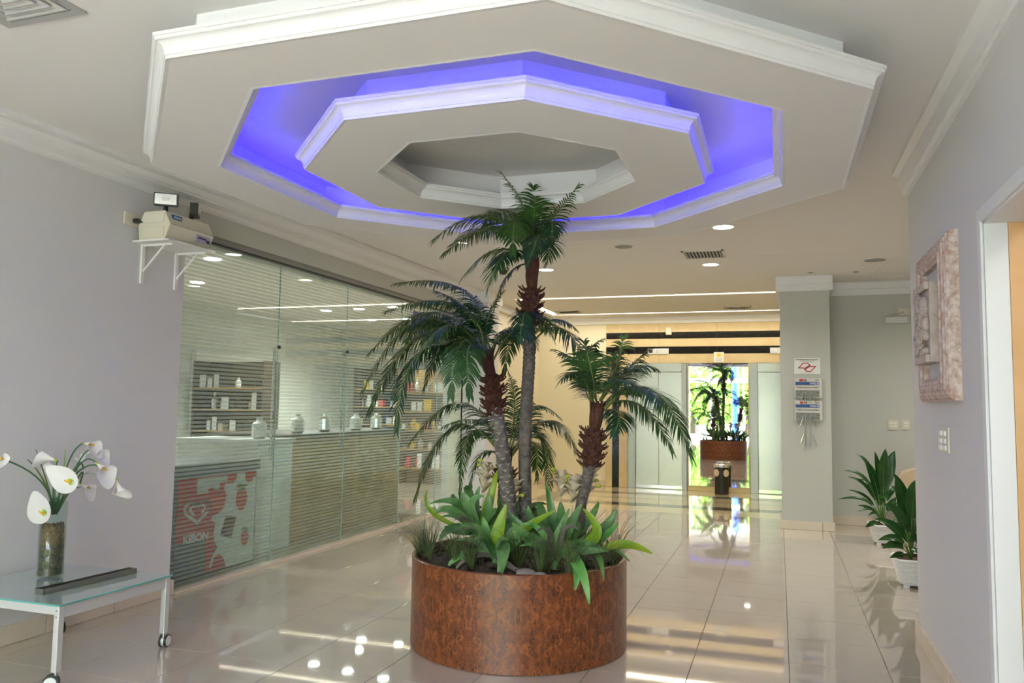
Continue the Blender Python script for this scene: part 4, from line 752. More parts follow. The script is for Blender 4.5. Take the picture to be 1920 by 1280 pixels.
# glass vase
vx, vy = -3.825, 3.40
t = empty('flower_vase', (vx, vy, tz), 'clear glass cylinder vase with layered bark and white calla lilies on the table', 'vase')
g = MB().lathe([(.066, .002), (.068, .01), (.068, .41), (.064, .41), (.064, .012), (.001, .011)], (vx, vy, tz), 40, cap=False).build('glass_cylinder', 'glass', t, smooth=True)
MB().lathe([(.001, .012), (.061, .013), (.062, .02), (.062, .18), (.001, .18)], (vx, vy, tz), 32, cap=False).build('dark_bark', 'peat', t)
rr = random.Random(3)
pf = [(.001, .18), (.062, .181), (.062, .27), (.05, .285), (.03, .27), (.001, .275)]
mb = MB().lathe(pf, (vx, vy, tz), 32, cap=False)
mb.v = [(a, b, c + (rr.uniform(-.012, .016) if c > tz + .26 else 0)) for a, b, c in mb.v]
mb.build('brown_coir', 'coir', t)
def blade3(mb, P, w, n=8, mi=0, fold=.18, up=Vector((0, 0, 1)), prof=None, tw=0):
    """leaf along a quadratic, three vertices across"""
    vs = []
    for i in range(n + 1):
        s = i / n; p = bez(P, s); d = (bez(P, min(s + .03, 1)) - bez(P, max(s - .03, 0))).normalized()
        sd = d.cross(up); 
        if sd.length < .15: sd = d.cross(Vector((.4, -1, .1)))
        sd.normalize(); nr = sd.cross(d).normalized()
        if tw: q = Matrix.Rotation(tw * s, 3, d); sd = q @ sd; nr = q @ nr
        wd = (prof(s) if prof else (sin(pi * min(.10 + .9 * s, 1) ** .8) ** .7)) * w / 2
        vs += [p - sd * wd + nr * wd * fold * 2, p, p + sd * wd + nr * wd * fold * 2]
    fs = []
    for i in range(n):
        a = i * 3; fs += [(a, a + 1, a + 4, a + 3), (a + 1, a + 2, a + 5, a + 4)]
    mb.add(vs, fs, mi)
for a, m, b in D['blade']:
    mb = MB(); blade3(mb, thru(a, m, b), .014, 8, prof=lambda s: 1 - .6 * s * s); mb.build('blade', 'blade', t, smooth=True, fix=False)
def calla(a, m, b, tip, size, kind):
    P = thru(a, m, b); st = MB().tube([bez(P, i / 10) for i in range(11)], .0045, 7).build('calla_lily', 'stem', t, smooth=True)
    b, tip = Vector(b), Vector(tip); ax = (tip - b)
    ax.normalize(); up = Vector((0, 0, 1)) if abs(ax.z) < .8 else Vector((0, -1, 0))
    toward = Vector((.5, -.85, .0)); sd = ax.cross(up).normalized(); nr = sd.cross(ax).normalized()
    mb = MB(); nu, nv = 14, 9; L_ = size * 2.2; vs = []; gm = []
    for j in range(nv + 1):
        s = j / nv; r = size * (.07 + .12 * s + .62 * s ** 2.6); c = b + ax * L_ * s * (.78)
        for i in range(nu + 1):
            th = -2.75 + 5.5 * i / nu
            lip = max(0, cos(th)) ** 1.5
            p = c + sd * r * sin(th) * (1 + .25 * s) + nr * (-r) * cos(th) * (1.0) + ax * (lip * size * .9 * s ** 3) - nr * (-1) * lip * size * -.5 * s ** 4
            if s > .7: p = p + (-nr) * (-.10) * size * (1 - cos(th)) * (s - .7) * -3
            vs.append(p)
    fs = []; 
    for j in range(nv):
        for i in range(nu): fs.append((j * (nu + 1) + i, j * (nu + 1) + i + 1, (j + 1) * (nu + 1) + i + 1, (j + 1) * (nu + 1) + i))
    mb.add(vs, fs[:2 * nu], 1); mb2 = MB(); mb.f = []; mb.m = []
    for k, f in enumerate(fs): mb.f.append(f); mb.m.append(1 if k < 2 * nu else 0)
    mb.build('spathe', ['petal', 'petalg'], st, smooth=True, fix=False)
    MB().tube([b + ax * L_ * .2, b + ax * L_ * .5, b + ax * L_ * .72], [.004, .0055, .003], 7).build('spadix', 'spadix', st, smooth=True)
def callaface(a, m, b, tip, size, up_):
    """open bloom seen from the front: shallow teardrop funnel"""
    P = thru(a, m, b); st = MB().tube([bez(P, i / 10) for i in range(11)], .0045, 7).build('calla_lily', 'stem', t, smooth=True)
    b, tip = Vector(b), Vector(tip); c = (b + tip) / 2 + Vector((.02, -.045, 0)); back = Vector((-.3, .9, -.1)).normalized()
    lg = (tip - b); ln = lg.length / 2 + size * .1; ax = lg.normalized(); sd = ax.cross(back).normalized()
    vs = []; nu, nv = 20, 6
    for j in range(nv + 1):
        s = .08 + .92 * j / nv
        for i in range(nu):
            th = 2 * pi * i / nu; rx = ln * s * (cos(th) if cos(th) < 0 else cos(th) * (1 + .25 * s * cos(th) ** 4)); ry = size * 1.02 * s * sin(th) * (1 - .18 * cos(th))
            vs.append(c + ax * rx + sd * ry + back * (size * .75 * (1 - s) ** 1.4 - .18 * size * s ** 4 * (1 + cos(3 * th) * .3)) * 1.0 + ax * -.35 * ln * (1 - s))
    fs = [(j * nu + i, j * nu + (i + 1) % nu, (j + 1) * nu + (i + 1) % nu, (j + 1) * nu + i) for j in range(nv) for i in range(nu)]
    mb = MB().add(vs, fs); mb.m = [1 if k < nu else 0 for k in range(len(fs))]
    mb.build('spathe', ['petal', 'petalg'], st, smooth=True, fix=False)
    q = c + back * size * .5 - ax * .33 * ln; MB().tube([q, q - back * size * .45 + ax * ln * .05, q - back * size * .7 + ax * ln * .2], [.005, .006, .003], 7).build('spadix', 'spadix', st, smooth=True)
    MB().tube([b, b + (c + back * size * .7 - b) * .5, c + back * size * .75 - ax * .35 * ln], [.005, .01, .014], 8).build('throat', 'petal', st, smooth=True)
for a, m, b, tip, s, k in D['calla']:
    if k == 'side': calla(a, m, b, tip, s, k)
    else: callaface(a, m, b, tip, s, k)
# ------------------------------------------------------------------ planter with palms
PC = (-1.477, 4.559); PR = .635; PH = .507
t = empty('round_planter', (PC[0], PC[1], 0), 'large round burl wood planter drum standing under the octagonal ceiling ring', 'planter')
MB().lathe([(PR - .012, 0), (PR, .004), (PR, PH - .004), (PR - .004, PH), (PR - .022, PH), (PR - .026, PH - .004), (PR - .026, PH - .10)], (*PC, 0), 96, cap=False).build('drum', 'burl', t, smooth=False)
t.children[0].data.polygons.foreach_set('use_smooth', [True] * len(t.children[0].data.polygons))
em = t.children[0].modifiers.new('edges', 'EDGE_SPLIT'); em.split_angle = RD(40)
rr = random.Random(11); mb = MB(); n = 40; pf = [(.001, PH - .03)] + [(PR * (k / 8), PH - .035) for k in range(1, 8)] + [(PR - .028, PH - .05)]
mb.lathe(pf, (*PC, 0), n, cap=False); mb.v = [(a, b, c + rr.uniform(-.012, .014)) for a, b, c in mb.v]
mb.build('bark_mulch', 'soil', t, kind='stuff')
mb = MB()
for k in range(150):
    a = rr.uniform(0, 2 * pi); r = PR * .93 * rr.uniform(0, 1) ** .5; c = (PC[0] + r * cos(a), PC[1] + r * sin(a), PH - .018)
    mb.sphere(c, rr.uniform(.012, .032), nu=6, nv=4, sc=(rr.uniform(.7, 1.6), rr.uniform(.7, 1.6), rr.uniform(.4, .8)))
mb.build('bark_chips', 'soil', t, kind='stuff')
for x, y, r in ((-1.27, 4.04, .045), (-1.19, 4.03, .03)):
    mb = MB().sphere((x, y, PH - .01), r, nu=10, nv=7, sc=(1.3, .9, .7)); mb.v = [(a + rr.uniform(-.004, .004), b + rr.uniform(-.004, .004), c) for a, b, c in mb.v]
    mb.build('stone', mat('pale_stone', (.16, .13, .115), .85, noise=(18, .2, (.30, .27, .24))), t, smooth=True)

def catmull(P, n):
    P = [Vector(p) for p in P]; Q = [P[0] * 2 - P[1]] + P + [P[-1] * 2 - P[-2]]; out = []
    for i in range(len(P) - 1):
        a, b, c, d = Q[i:i + 4]
        for k in range(n):
            s = k / n; out.append(.5 * ((2 * b) + (c - a) * s + (2 * a - 5 * b + 4 * c - d) * s * s + (3 * b - a - 3 * c + d) * s ** 3))
    out.append(P[-1]); return out
def frond(P, L, parent, rnd, mt, n=26):
    P = thru(*P); mb = MB(); N = 16
    pts = [bez(P, i / N) for i in range(N + 1)]; ln = sum((pts[i + 1] - pts[i]).length for i in range(N))
    mb.tube(pts, [.0055 * (1 - .8 * i / N) + .0012 for i in range(N + 1)], 5, mi=0)
    n = max(12, int(ln / .0135)); G = Vector((0, 0, -1))
    for i in range(n):
        s = .13 + .87 * (i + .5) / n; p = bez(P, s); d = (bez(P, min(s + .02, 1)) - bez(P, s - .02)).normalized()
        sd = d.cross(Vector((0, 0, 1)))
        if sd.length < .2: sd = d.cross(Vector((.5, 1, 0)))
        sd.normalize(); nr = sd.cross(d).normalized()
        ll = L * (.55 + .45 * sin(pi * min(1, s * 1.05 + .05))) * (1 - .45 * max(0, s - .75) / .25)
        for sg_ in (-1, 1):
            q = ll * rnd.uniform(1.0, 1.28); a = RD(38 + rnd.uniform(-7, 7)) if s < .9 else RD(60)
            dr = (sd * sg_ * cos(a) + d * sin(a) + nr * rnd.uniform(-.02, .28)).normalized()
            v0 = p; dirs = dr; w = .0048 + .0022 * rnd.random(); seg = 4; vs = []; pp = p.copy()
            wv = dirs.cross(nr).normalized()
            for k in range(seg + 1):
                f = k / seg; ww = w * (.55, 1, .95, .65, .05)[k] * .8
                wq = (wv + .35 * nr * rnd.uniform(-.2, .2)).normalized()
                vs += [pp - wq * ww, pp + wq * ww]
                dirs = (dirs + G * (.18 + .2 * f)).normalized(); pp = pp + dirs * q / seg
                wv = (wv - wv.dot(dirs) * dirs).normalized()
            mb.add(vs, [(2 * k, 2 * k + 1, 2 * k + 3, 2 * k + 2) for k in range(seg)], 1)
    return mb.build('frond', ['stalk', mt], parent, smooth=False, fix=False)
def fuzzcollar(pts, parent, rnd, r0=.052):
    C_ = catmull(pts, 6); n = len(C_); mb = MB()
    mb.tube(C_, [r0 * (.75 + .3 * sin(pi * i / (n - 1)) ** .7 + .10 * sin(i * 2.4)) for i in range(n)], 14); q = [Vector(v) for v in mb.v]
    mb.v = [tuple(v + Vector((rnd.uniform(-.005, .005), rnd.uniform(-.005, .005), rnd.uniform(-.004, .004)))) for v in q]
    c = mb.build('fibre_collar', 'fibre', parent)
    ax = (C_[-1] - C_[0]).normalized(); a1 = ax.cross(Vector((0, 1, .1))).normalized(); a2 = ax.cross(a1)
    mb = MB(); rows = max(4, int((C_[-1] - C_[0]).length / .026))
    for j in range(rows):
        for k in range(9):
            th = 2 * pi * (k + .5 * (j % 2)) / 9 + rnd.uniform(-.15, .15); ctr = C_[int((j + .5) / rows * (n - 1))]
            o = a1 * cos(th) + a2 * sin(th); p0 = ctr + o * r0 * .8; l_ = rnd.uniform(.030, .048)
            mb.tube([p0, p0 + o * l_ * .55 + ax * .004, p0 + o * l_ * .95 + ax * .016, p0 + o * l_ * 1.12 + ax * .026], [.011, .0065, .0045, .0035], 5)
    mb.build('stub_spikes', 'fibre', c, kind='stuff')
def palm(dat, label, r, seed, mats_):
    rnd = random.Random(seed); b = dat['trunk'][0]
    t = empty('palm_tree', (b[0], b[1], PH - .03), label, 'palm', 'palms in the round planter')
    T_ = [(b[0], b[1], PH - .045)] + [p for p in dat['trunk'] if p[2] > PH + .05]
    C_ = catmull(T_, 7); n = len(C_)
    tk = MB().tube(C_, [r * (1.0 + .10 * (1 - i / n) + .03 * sin(i * 1.9)) for i in range(n)], 14).build('trunk', 'trunk', t, smooth=True)
    mb = MB(); ln = 0
    tot = sum((C_[i + 1] - C_[i]).length for i in range(n - 1)); rows = int(tot / .034)
    for j in range(rows):
        f = (j + .5) / rows * (n - 1); i = int(f); c = C_[i].lerp(C_[min(i + 1, n - 1)], f - i); ax = (C_[min(i + 1, n - 1)] - C_[i]).normalized()
        a1 = ax.cross(Vector((0, 1, .1))).normalized(); a2 = ax.cross(a1)
        for k in range(5):
            th = 2 * pi * (k + .5 * (j % 2)) / 5 + rnd.uniform(-.12, .12); o = a1 * cos(th) + a2 * sin(th); tg = a1 * -sin(th) + a2 * cos(th); R = r * 1.03
            w, h, e = .019, .012, .005   # little V-shaped leaf scar
            L_ = c + o * R * .93 + tg * w + ax * h; Rr = c + o * R * .93 - tg * w + ax * h; Bt = c + o * (R + e) - ax * h * .4; Up = c + o * (R + e * .6) + ax * h * .35
            mb.add([L_, Rr, Bt, Up, c + o * R * .8], [(0, 2, 3), (2, 1, 3), (0, 4, 2), (2, 4, 1), (0, 3, 1)])
    mb.build('leaf_scars', 'scar' if seed == 2 else 'scardark', tk, kind='stuff')
    fuzzcollar(dat['collar'], t, rnd)
    S_ = catmull(dat['shaft'], 5); m = len(S_)
    sh = MB().tube(S_, [.026 + .012 * sin(pi * (i / (m - 1)) * .9 + .2) + .006 * (i / m) for i in range(m)], 12).build('crown_shaft', 'fibre', t, smooth=True)
    mb = MB()
    for k in range(10):
        th = k * 2 * pi / 10; o = Vector((cos(th), sin(th), 0)); p = S_[m // 3]; e = S_[-1]
        mb.tube([p + o * .02, (p + e) / 2 + o * .032, e + o * .045 + Vector((0, 0, .01))], [.006, .009, .004], 5)
    mb.build('leaf_bases', 'fibre', sh, smooth=True, kind='stuff')
    for i, (a, mm, e, L) in enumerate(dat['fronds']): frond((a, mm, e), L, t, rnd, mats_[rnd.choice((0, 0, 1, 1, 1, 2)) if i > 1 else 1])
    return t
FM = ['frond0', 'frond1', 'frond2']
palm(D['palms'][0], 'tallest palm in the planter, straight dark trunk reaching the ceiling ring', .036, 1, FM)
palm(D['palms'][1], 'leaning grey-trunked palm left of the tallest one', .042, 2, FM)
palm(D['palms'][2], 'shorter palm on the right of the planter, bending outward', .030, 3, FM)
palm(D['palms'][3], 'lowest palm at the back of the planter, mostly behind the trunks', .028, 4, ['frond0', 'frond1', 'frond1'])

def straps(name, label, cat, leaves, tname):
    c = leaves[0][0]
    t = empty(name, (c[0], c[1], PH - .03), label, cat, 'bromeliads in the planter')
    rnd = random.Random(len(leaves) * 7 + int(c[0] * 100))
    extra = []
    for k in range(16):
        th = rnd.uniform(0, 2 * pi); o = Vector((cos(th), sin(th), 0)); l_ = rnd.uniform(.16, .27); c0 = Vector((c[0], c[1], PH - .01)); hh = rnd.uniform(.12, .24)
        e = c0 + o * l_ + Vector((0, 0, hh)); 
        extra.append((tuple(c0), tuple(c0 + o * l_ * .42 + Vector((0, 0, hh * .85))), tuple(e), rnd.uniform(.026, .04), rnd.choice((0, 0, 0, 1, 3, 4))))
    for b, m, tip, w, col in list(leaves) + extra:
        bb = Vector(b); bb.z = max(bb.z, PH - .015) if Vector(m).z > PH else bb.z
        P = thru(bb, m, tip); mb = MB()
        blade3(mb, P, w * 1.12, 14, up=Vector((.15, -.8, .6)), fold=.22, prof=lambda s: min(.55 + 1.1 * s, 1, (1.02 - s) ** .6 * 1.55), tw=rnd.uniform(-.35, .35))
        mb.build(tname, 'leaf%d' % col, t, smooth=True, fix=False)
    MB().lathe([(.004, 0), (.028, .004), (.018, .05), (.006, .09)], (c[0], c[1], PH - .03), 10).build('rosette_base', 'leaf1', t, smooth=True)
    return t
BL = ['bromeliad at the left of the planter with broad upright green leaves', 'bromeliad at the front centre of the planter with a yellow-green upright leaf',
      'large bromeliad at the right front of the planter, leaves hanging over the rim', 'dark green bromeliad between the palm trunks']
for dat, lb in zip(D['brom'], BL): straps('bromeliad', lb, 'bromeliad', dat, 'strap_leaf')
FLN = ['dried cream flower head far left in the planter, beside the leaning palm', 'dried cream star-shaped flower head between the two main trunks', 'dried brownish flower head left of the right-hand group',
       'dried cream flower head in the middle of the right-hand group', 'tallest dried cream flower head against the right palm trunk']
for (b, m, tp_), lb in zip(D['flow'], FLN):
    rnd = random.Random(int(abs(b[0]) * 1000)); b = (b[0], b[1], PH - .03)
    t = empty('flower_spike', b, lb, 'flower', 'dried flower heads in the planter')
    P = thru(b, m, tp_); MB().tube([bez(P, i / 8) for i in range(9)], [.008 - .004 * i / 8 for i in range(9)], 7).build('stem', 'bract', t, smooth=True)
    for k in range(13):
        s = .62 + .38 * k / 12; p = bez(P, s); th = k * 2.4; o = Vector((cos(th), sin(th), 0)); l_ = rnd.uniform(.075, .115) * (1.1 - .35 * (k / 12)); up = Vector((0, 0, 1))
        Q = (p, p + o * l_ * .35 + up * l_ * .55, p + o * l_ * .75 + up * l_ * rnd.uniform(.5, .95))
        mb = MB(); blade3(mb, Q, .046, 6, fold=.5, up=-o if abs(o.z) < .9 else up, prof=lambda s: sin(pi * min(.18 + .8 * s, .99)) ** .8)
        c = mb.build('bract', 'bract', t, smooth=True, fix=False)
        if k % 3 == 0:
            e = Vector(Q[2]); MB().sphere(e - (e - Vector(Q[1])) * .12, .015, nu=7, nv=5, sc=(1, 1, .8)).build('green_tip', 'bractg', c, smooth=True)
GL = ['wispy grass tuft hanging over the far left rim of the planter', 'wispy grass tuft at the left rim beside the broad leaves', 'low grass tuft at the left front rim', 'mauve-green grass tuft at the front rim, left of centre', 'grass tuft in the shade at the front centre',
      'long fine grass at the front right rim', 'fine grass hanging over the right rim of the planter', 'grass tuft at the far right behind the lime leaf', 'tall grass tuft behind the right bromeliad', 'grass between the front leaves, left of centre']
for i, (g, lb) in enumerate(zip(D['grass'], GL)):
    rnd = random.Random(40 + i); v = Vector((g[0] - PC[0], g[1] - PC[1], 0))
    if v.length > PR - .06: v = v.normalized() * (PR - .06)
    c = Vector((PC[0] + v.x, PC[1] + v.y, PH - .03)); out = v.normalized()
    t = empty('grass_tuft', tuple(c), lb, 'grass', 'grass tufts in the planter'); mb = MB()
    for k in range(95):
        th = rnd.uniform(0, 2 * pi); o = Vector((cos(th), sin(th), 0)) * rnd.uniform(.3, 1) + out * .45; l_ = rnd.uniform(.18, .42)
        P = (c + o * .012, c + o * l_ * .35 + Vector((0, 0, l_ * rnd.uniform(.7, 1))), c + o * l_ * .95 + Vector((0, 0, l_ * rnd.uniform(.05, .8))))
        pts = [bez(P, s / 6) for s in range(7)]; sd = Vector((-o.y, o.x, 0)).normalized(); w = .0021
        vs = []
        for j, p in enumerate(pts): vs += [p - sd * w * (1 - j / 6.5), p + sd * w * (1 - j / 6.5)]
        mb.add(vs, [(2 * j, 2 * j + 1, 2 * j + 3, 2 * j + 2) for j in range(6)])
    mb.build('blades', 'grass', t, fix=False, kind='stuff')

# ------------------------------------------------------------------ peace lilies in white wicker pots
def lilypot(x, y, leaves, label, s, rb, rt, h):
    t = empty('potted_plant', (x, y, 0), label, 'potted plant', 'potted lilies by the right wall')
    mb = MB(); q = 2 ** .5; N = 16
    def sq(r, i, n=24):   # rounded square
        a = 2 * pi * i / n; c_, s_ = cos(a), sin(a); k = (abs(c_) ** 5 + abs(s_) ** 5) ** -.2; return r * k * c_, r * k * s_
    rows = 12; n = 24; vs = []
    for j in range(rows + 1):
        r = rb + (rt - rb) * j / rows
        for i in range(n): a, b = sq(r, i, n); vs.append((x + a, y + b, .022 + (h - .022) * j / rows))
    mb.add(vs, [(j * n + i, j * n + (i + 1) % n, (j + 1) * n + (i + 1) % n, (j + 1) * n + i) for j in range(rows) for i in range(n)] + [tuple(range(n))[::-1]])
    p = mb.build('basket', 'pot', t)
    wv = MB(); n2 = 40
    for j in range(13):
        r = rb + (rt - rb) * (j + .5) / 13; z = .022 + (h - .022) * (j + .5) / 13; pts = []
        for i in range(n2 + 1):
            a, b = sq(r + .004 + .004 * (1 if (i + j) % 2 else -1), i % n2, n2); pts.append((x + a, y + b, z))
        wv.tube(pts, (h / 13) * .46, 5, cap=False)
    wv.build('woven_strands', 'pot', p, smooth=True, kind='stuff')
    MB().tube([(x + sq(rt + .006, i, 24)[0], y + sq(rt + .006, i, 24)[1], h) for i in range(25)], .011, 6, cap=False).build('rim', 'pot', t, smooth=True)
    for a in (-1, 1):
        for b in (-1, 1): MB().box(x + a * rb * .78 - .02, x + a * rb * .78 + .02, y + b * rb * .78 - .02, y + b * rb * .78 + .02, 0, .03).build('foot', 'pot', t)
    MB().lathe([(.001, h - .02), (rt * .93, h - .018), (rt * .97, h + .008), (rt * .90, h + .010), (rt * .88, h - .03)], (x, y, 0), 24, cap=False).build('inner_pot', 'potin', t)
    MB().lathe([(.001, h - .012), (rt * .9, h - .014)], (x, y, 0), 24, cap=False).build('soil', 'soil', t)
    for b, m, tip, w in leaves:
        b, m, tip = Vector(b), Vector(m), Vector(tip)
        # long bare petiole, then the blade
        root = Vector((x + max(-.05, min(.05, b.x - x)), y + .3 * max(-.1, min(.1, b.y - y)), h - .02)); P = (root, Vector((root.x * .55 + m.x * .45, root.y * .4 + m.y * .6, max(m.z, (root.z + m.z) / 2))), tip)
        k = .36; pts = [bez(P, k * i / 6) for i in range(7)]; e = pts[-1]
        Q = (e, bez(P, .65) * 2 - (e + tip) / 2, tip)
        lf = MB(); blade3(lf, Q, w * s * .95, 10, fold=.14, up=Vector((.1, -.7, .7)), prof=lambda s_: sin(pi * min(.06 + .94 * s_, .995) ** .85) ** .8)
        o = lf.build('leaf', 'lily', t, smooth=True, fix=False)
        MB().tube(pts, [.006 - .0005 * i for i in range(7)], 6).build('petiole', 'midrib', o, smooth=True)
        MB().tube([bez(Q, i / 8) for i in range(9)], [.003 - .0003 * i for i in range(9)], 4).build('midrib', 'midrib', o)
    return t
PL = D['lily']
lilypot(1.075, 9.22, PL[0], 'potted leafy green plant in a white woven pot, the farther one beside the niche', 1.0, .135, .185, .20)
lilypot(1.04, 7.12, PL[1], 'leafy plant in white woven pot, nearer one cut off by the right wall', 1.0, .13, .175, .215)
t = empty('flower_bud', (1.08, 9.0, .2), 'single white peace lily flower between the two potted plants', 'flower')
mb = MB(); blade3(mb, (Vector((1.06, 8.4, .52)), Vector((1.065, 8.4, .62)), Vector((1.06, 8.4, .69))), .04, 7, fold=.4); mb.build('spathe', 'petal', t, smooth=True, fix=False)
MB().tube([(1.08, 8.9, .2), (1.07, 8.6, .4), (1.06, 8.4, .53)], .003, 6).build('stem', 'midrib', t)
# beige armchair behind
t = empty('armchair', (1.55, 9.75, 0), 'beige rounded armchair behind the potted plants, mostly hidden by the right wall', 'armchair')
mb = MB()
sh = [(-.30, .30), (-.30, .60), (-.24, .70), (-.12, .745), (.12, .745), (.24, .70), (.30, .60), (.30, .30)]
mb.prism([(1.55 + a, b) for a, b in sh], 1, 9.98, 10.06).build('backrest', 'rattan', t, bevel=.02)
MB().box(1.27, 1.83, 9.50, 10.0, .30, .42).build('seat', 'rattan', t, bevel=.03)
for x in (1.25, 1.79): MB().box(x, x + .06, 9.48, 10.0, .42, .58).build('armrest', 'rattan', t, bevel=.02)
for x in (1.28, 1.78):
    for y in (9.53, 9.95): MB().box(x, x + .04, y, y + .04, 0, .31).build('leg', 'wood_door', t)

# ------------------------------------------------------------------ glass shop front
GXp = XL - .03
gf = empty('window_2', (GXp, 7.4, 0), kind='structure')
js = [4.662, 5.88, 7.035, 8.27, 9.30, 10.10]
for i, (a, b) in enumerate(zip(js, js[1:])):
    p = MB().box(GXp - .005, GXp + .005, a + .003, b - .003, .022, 2.60).build('pane', 'striped', gf)
    if i: MB().box(GXp - .0055, GXp + .0055, a - .0025, a + .0025, .022, 2.60).build('joint', mat('silicone_joint', (.40, .60, .56), .3), gf)
box('head_channel', XL - .055, XL - .004, 4.66, 10.1, 2.592, 2.606, 'blackink', gf)
# slim metal support posts behind joints, patch fittings and lock
for y, z0, z1 in ((5.88, 0.88, 1.86), (7.035, .92, 1.90)):
    MB().tube([(GXp - .035, y, z0), (GXp - .035, y, z1)], .013, 8).build('support_bar', 'steeld', gf)
    MB().sphere((GXp + .004, y + .01, z1), .018, nu=10, nv=6).build('fixing', 'blackpl', gf)
for y in (8.33, 9.27): MB().box(GXp - .02, GXp + .02, y - .05, y + .05, .022, .085).build('patch_fitting', 'steeld', gf, bevel=.004)
# blue hanging sign
t = empty('hanging_sign', (XL + .03, 9.08, 2.36), 'blue sign with gold script lettering on the glass front behind the palm fronds', 'sign')
MB().box(XL + .012, XL + .02, 8.47, 9.62, 2.23, 2.49).build('panel', 'bluesign', t)
text('R', .21, (XL + .0215, 8.70, 2.375), (0, 1, 0), (0, 0, 1), 'gold', 'lettering', t, shear=.35)
text('estaurante', .125, (XL + .0215, 9.15, 2.315), (0, 1, 0), (0, 0, 1), 'gold', 'lettering', t, shear=.35, sx=1.15)

# ------------------------------------------------------------------ shop interior
struct('wall_shop_left', MB().box(-9.2, -9.0, 3.6, 15.0, 0, 3.1), mat('shop_paint', (.70, .74, .70), .6))
struct('wall_shop_back', MB().box(-9.2, XL - .2, 15.0, 15.2, 0, 3.1), mat('shop_back_paint', (.52, .56, .52), .6))
struct('wall_shop_near', MB().box(-9.2, XL - .2, 4.4, 4.6, 0, 3.1), 'wall')
struct('wall_shop_right', MB().box(XL - .3, XL - .2, 10.12, 15.0, 0, 3.1), 'wall')
struct('floor_shop', MB().box(-9.2, XL - .10, 4.6, 15.0, -.03, -.002), 'tile')
struct('ceiling_shop', MB().box(-9.2, XL - .2, 4.4, 15.0, 2.97, 3.1), 'ceil')
for k, (x, y) in enumerate(((-7.35, 13.3), (-6.6, 13.3), (-7.4, 11.8), (-6.7, 11.7), (-6.0, 11.6), (-6.0, 7.2), (-7.4, 8.6))):
    t = empty('shop_downlight', (x, y, 2.97), 'round ceiling light inside the shop, ' + ('rear row, farther from the glass', 'rear row, nearer the glass', 'second row, farthest from the glass', 'second row, middle', 'second row, nearest the glass', 'nearest the picture, by the glass', 'above the left brown cabinet')[k], 'ceiling light', 'shop ceiling lights')
    MB().lathe([(.001, -.003), (.07, -.004), (.09, -.006), (.09, 0)], (x, y, 2.97), 20, cap=False).build('diffuser', 'shopbulb', t)
for x, y in ((-7, 12.6), (-6.2, 9.6), (-6.4, 6.6)): ldir(x, y, 280, 2.95)
struct('trim_13', MB().box(-8.99, -8.9, 10.4, 11.9, .9, 2.2), 'paperw')
# brown display cabinets with merchandise
def shelfunit(x0, x1, y0, y1, z1, label, back, ns, items, cols, seed):
    t = empty('shop_shelf', ((x0 + x1) / 2, (y0 + y1) / 2, 0), label, 'shelf'); rnd = random.Random(seed)
    MB().box(x0, x1, y1 - .03, y1, 0, z1).build('back_panel', back, t)
    for x in (x0, x1 - .03): MB().box(x, x + .03, y0, y1 - .03, 0, z1).build('side_panel', back, t)
    for k in range(ns):
        z = .25 + (z1 - .35) * k / ns; MB().box(x0 + .03, x1 - .03, y0, y1 - .03, z, z + .02).build('shelf_board', 'tan', t)
        x = x0 + .08; j = 0
        while x < x1 - .16:
            w = rnd.uniform(.06, .15); h = rnd.uniform(.10, .26)
            if rnd.random() < .85:
                o = MB()
                if rnd.random() < .5: o.lathe([(w * .4, 0), (w * .45, h * .6), (w * .2, h * .8), (w * .2, h)], (x + w / 2, (y0 + y1) / 2, z + .02), 10)
                else: o.box(x, x + w, y0 + .06, y0 + .2, z + .02, z + .02 + h)
                c = rnd.choice(cols)
                o.build('shop_goods', c, loc=(x + w / 2, (y0 + y1) / 2, z + .02), label='%s goods item on the %s shelf board of the %s' % ({'red': 'red', 'yellow': 'yellow', 'leaf3': 'green', 'white': 'white', 'chrome': 'silvery', 'blackpl': 'black', 'blueink': 'blue', 'gold': 'beige'}[c], ('lowest', 'second lowest', 'middle', 'second highest', 'top')[k], items), cat='goods', group='goods on the shop shelves, %s' % items)
            x += w + .03
        
shelfunit(-8.2, -6.7, 14.2, 14.6, 2.1, 'dark shelving full of goods at the back of the shop', 'brownp', 5, 'far dark shelving', ['red', 'yellow', 'white', 'leaf3', 'chrome', 'blueink', 'blackpl'], 3)
shelfunit(-6.4, -4.7, 12.6, 13.0, 2.0, 'shelving with glassware and bright packets behind the shop counter', 'tan', 5, 'shelving behind the counter', ['red', 'yellow', 'white', 'chrome', 'gold', 'blackpl'], 4)
shelfunit(-8.6, -7.3, 10.0, 10.4, 2.0, 'dark brown cabinet with bottles on the left of the shop', 'brownp', 5, 'left brown cabinet', ['blackpl', 'white', 'chrome', 'gold', 'blackpl'], 5)
t = empty('shop_counter', (-4.9, 7.9, 0), 'tan shop counter standing inside behind the striped glass', 'counter')
MB().box(-5.5, -4.62, 6.75, 9.2, 0, 1.02).build('front_panel', 'tan', t); MB().box(-5.55, -4.57, 6.7, 9.25, 1.02, 1.06).build('worktop', 'brownp', t)
t = empty('white_display_case', (-4.7, 6.35, 0), 'pale display case between the freezer and the tan counter', 'display case')
MB().box(-5.4, -4.5, 6.12, 6.66, 0, 1.0).build('cabinet', 'paperw', t); MB().box(-5.42, -4.48, 6.10, 6.68, 1.0, 1.03).build('top', 'alu', t)
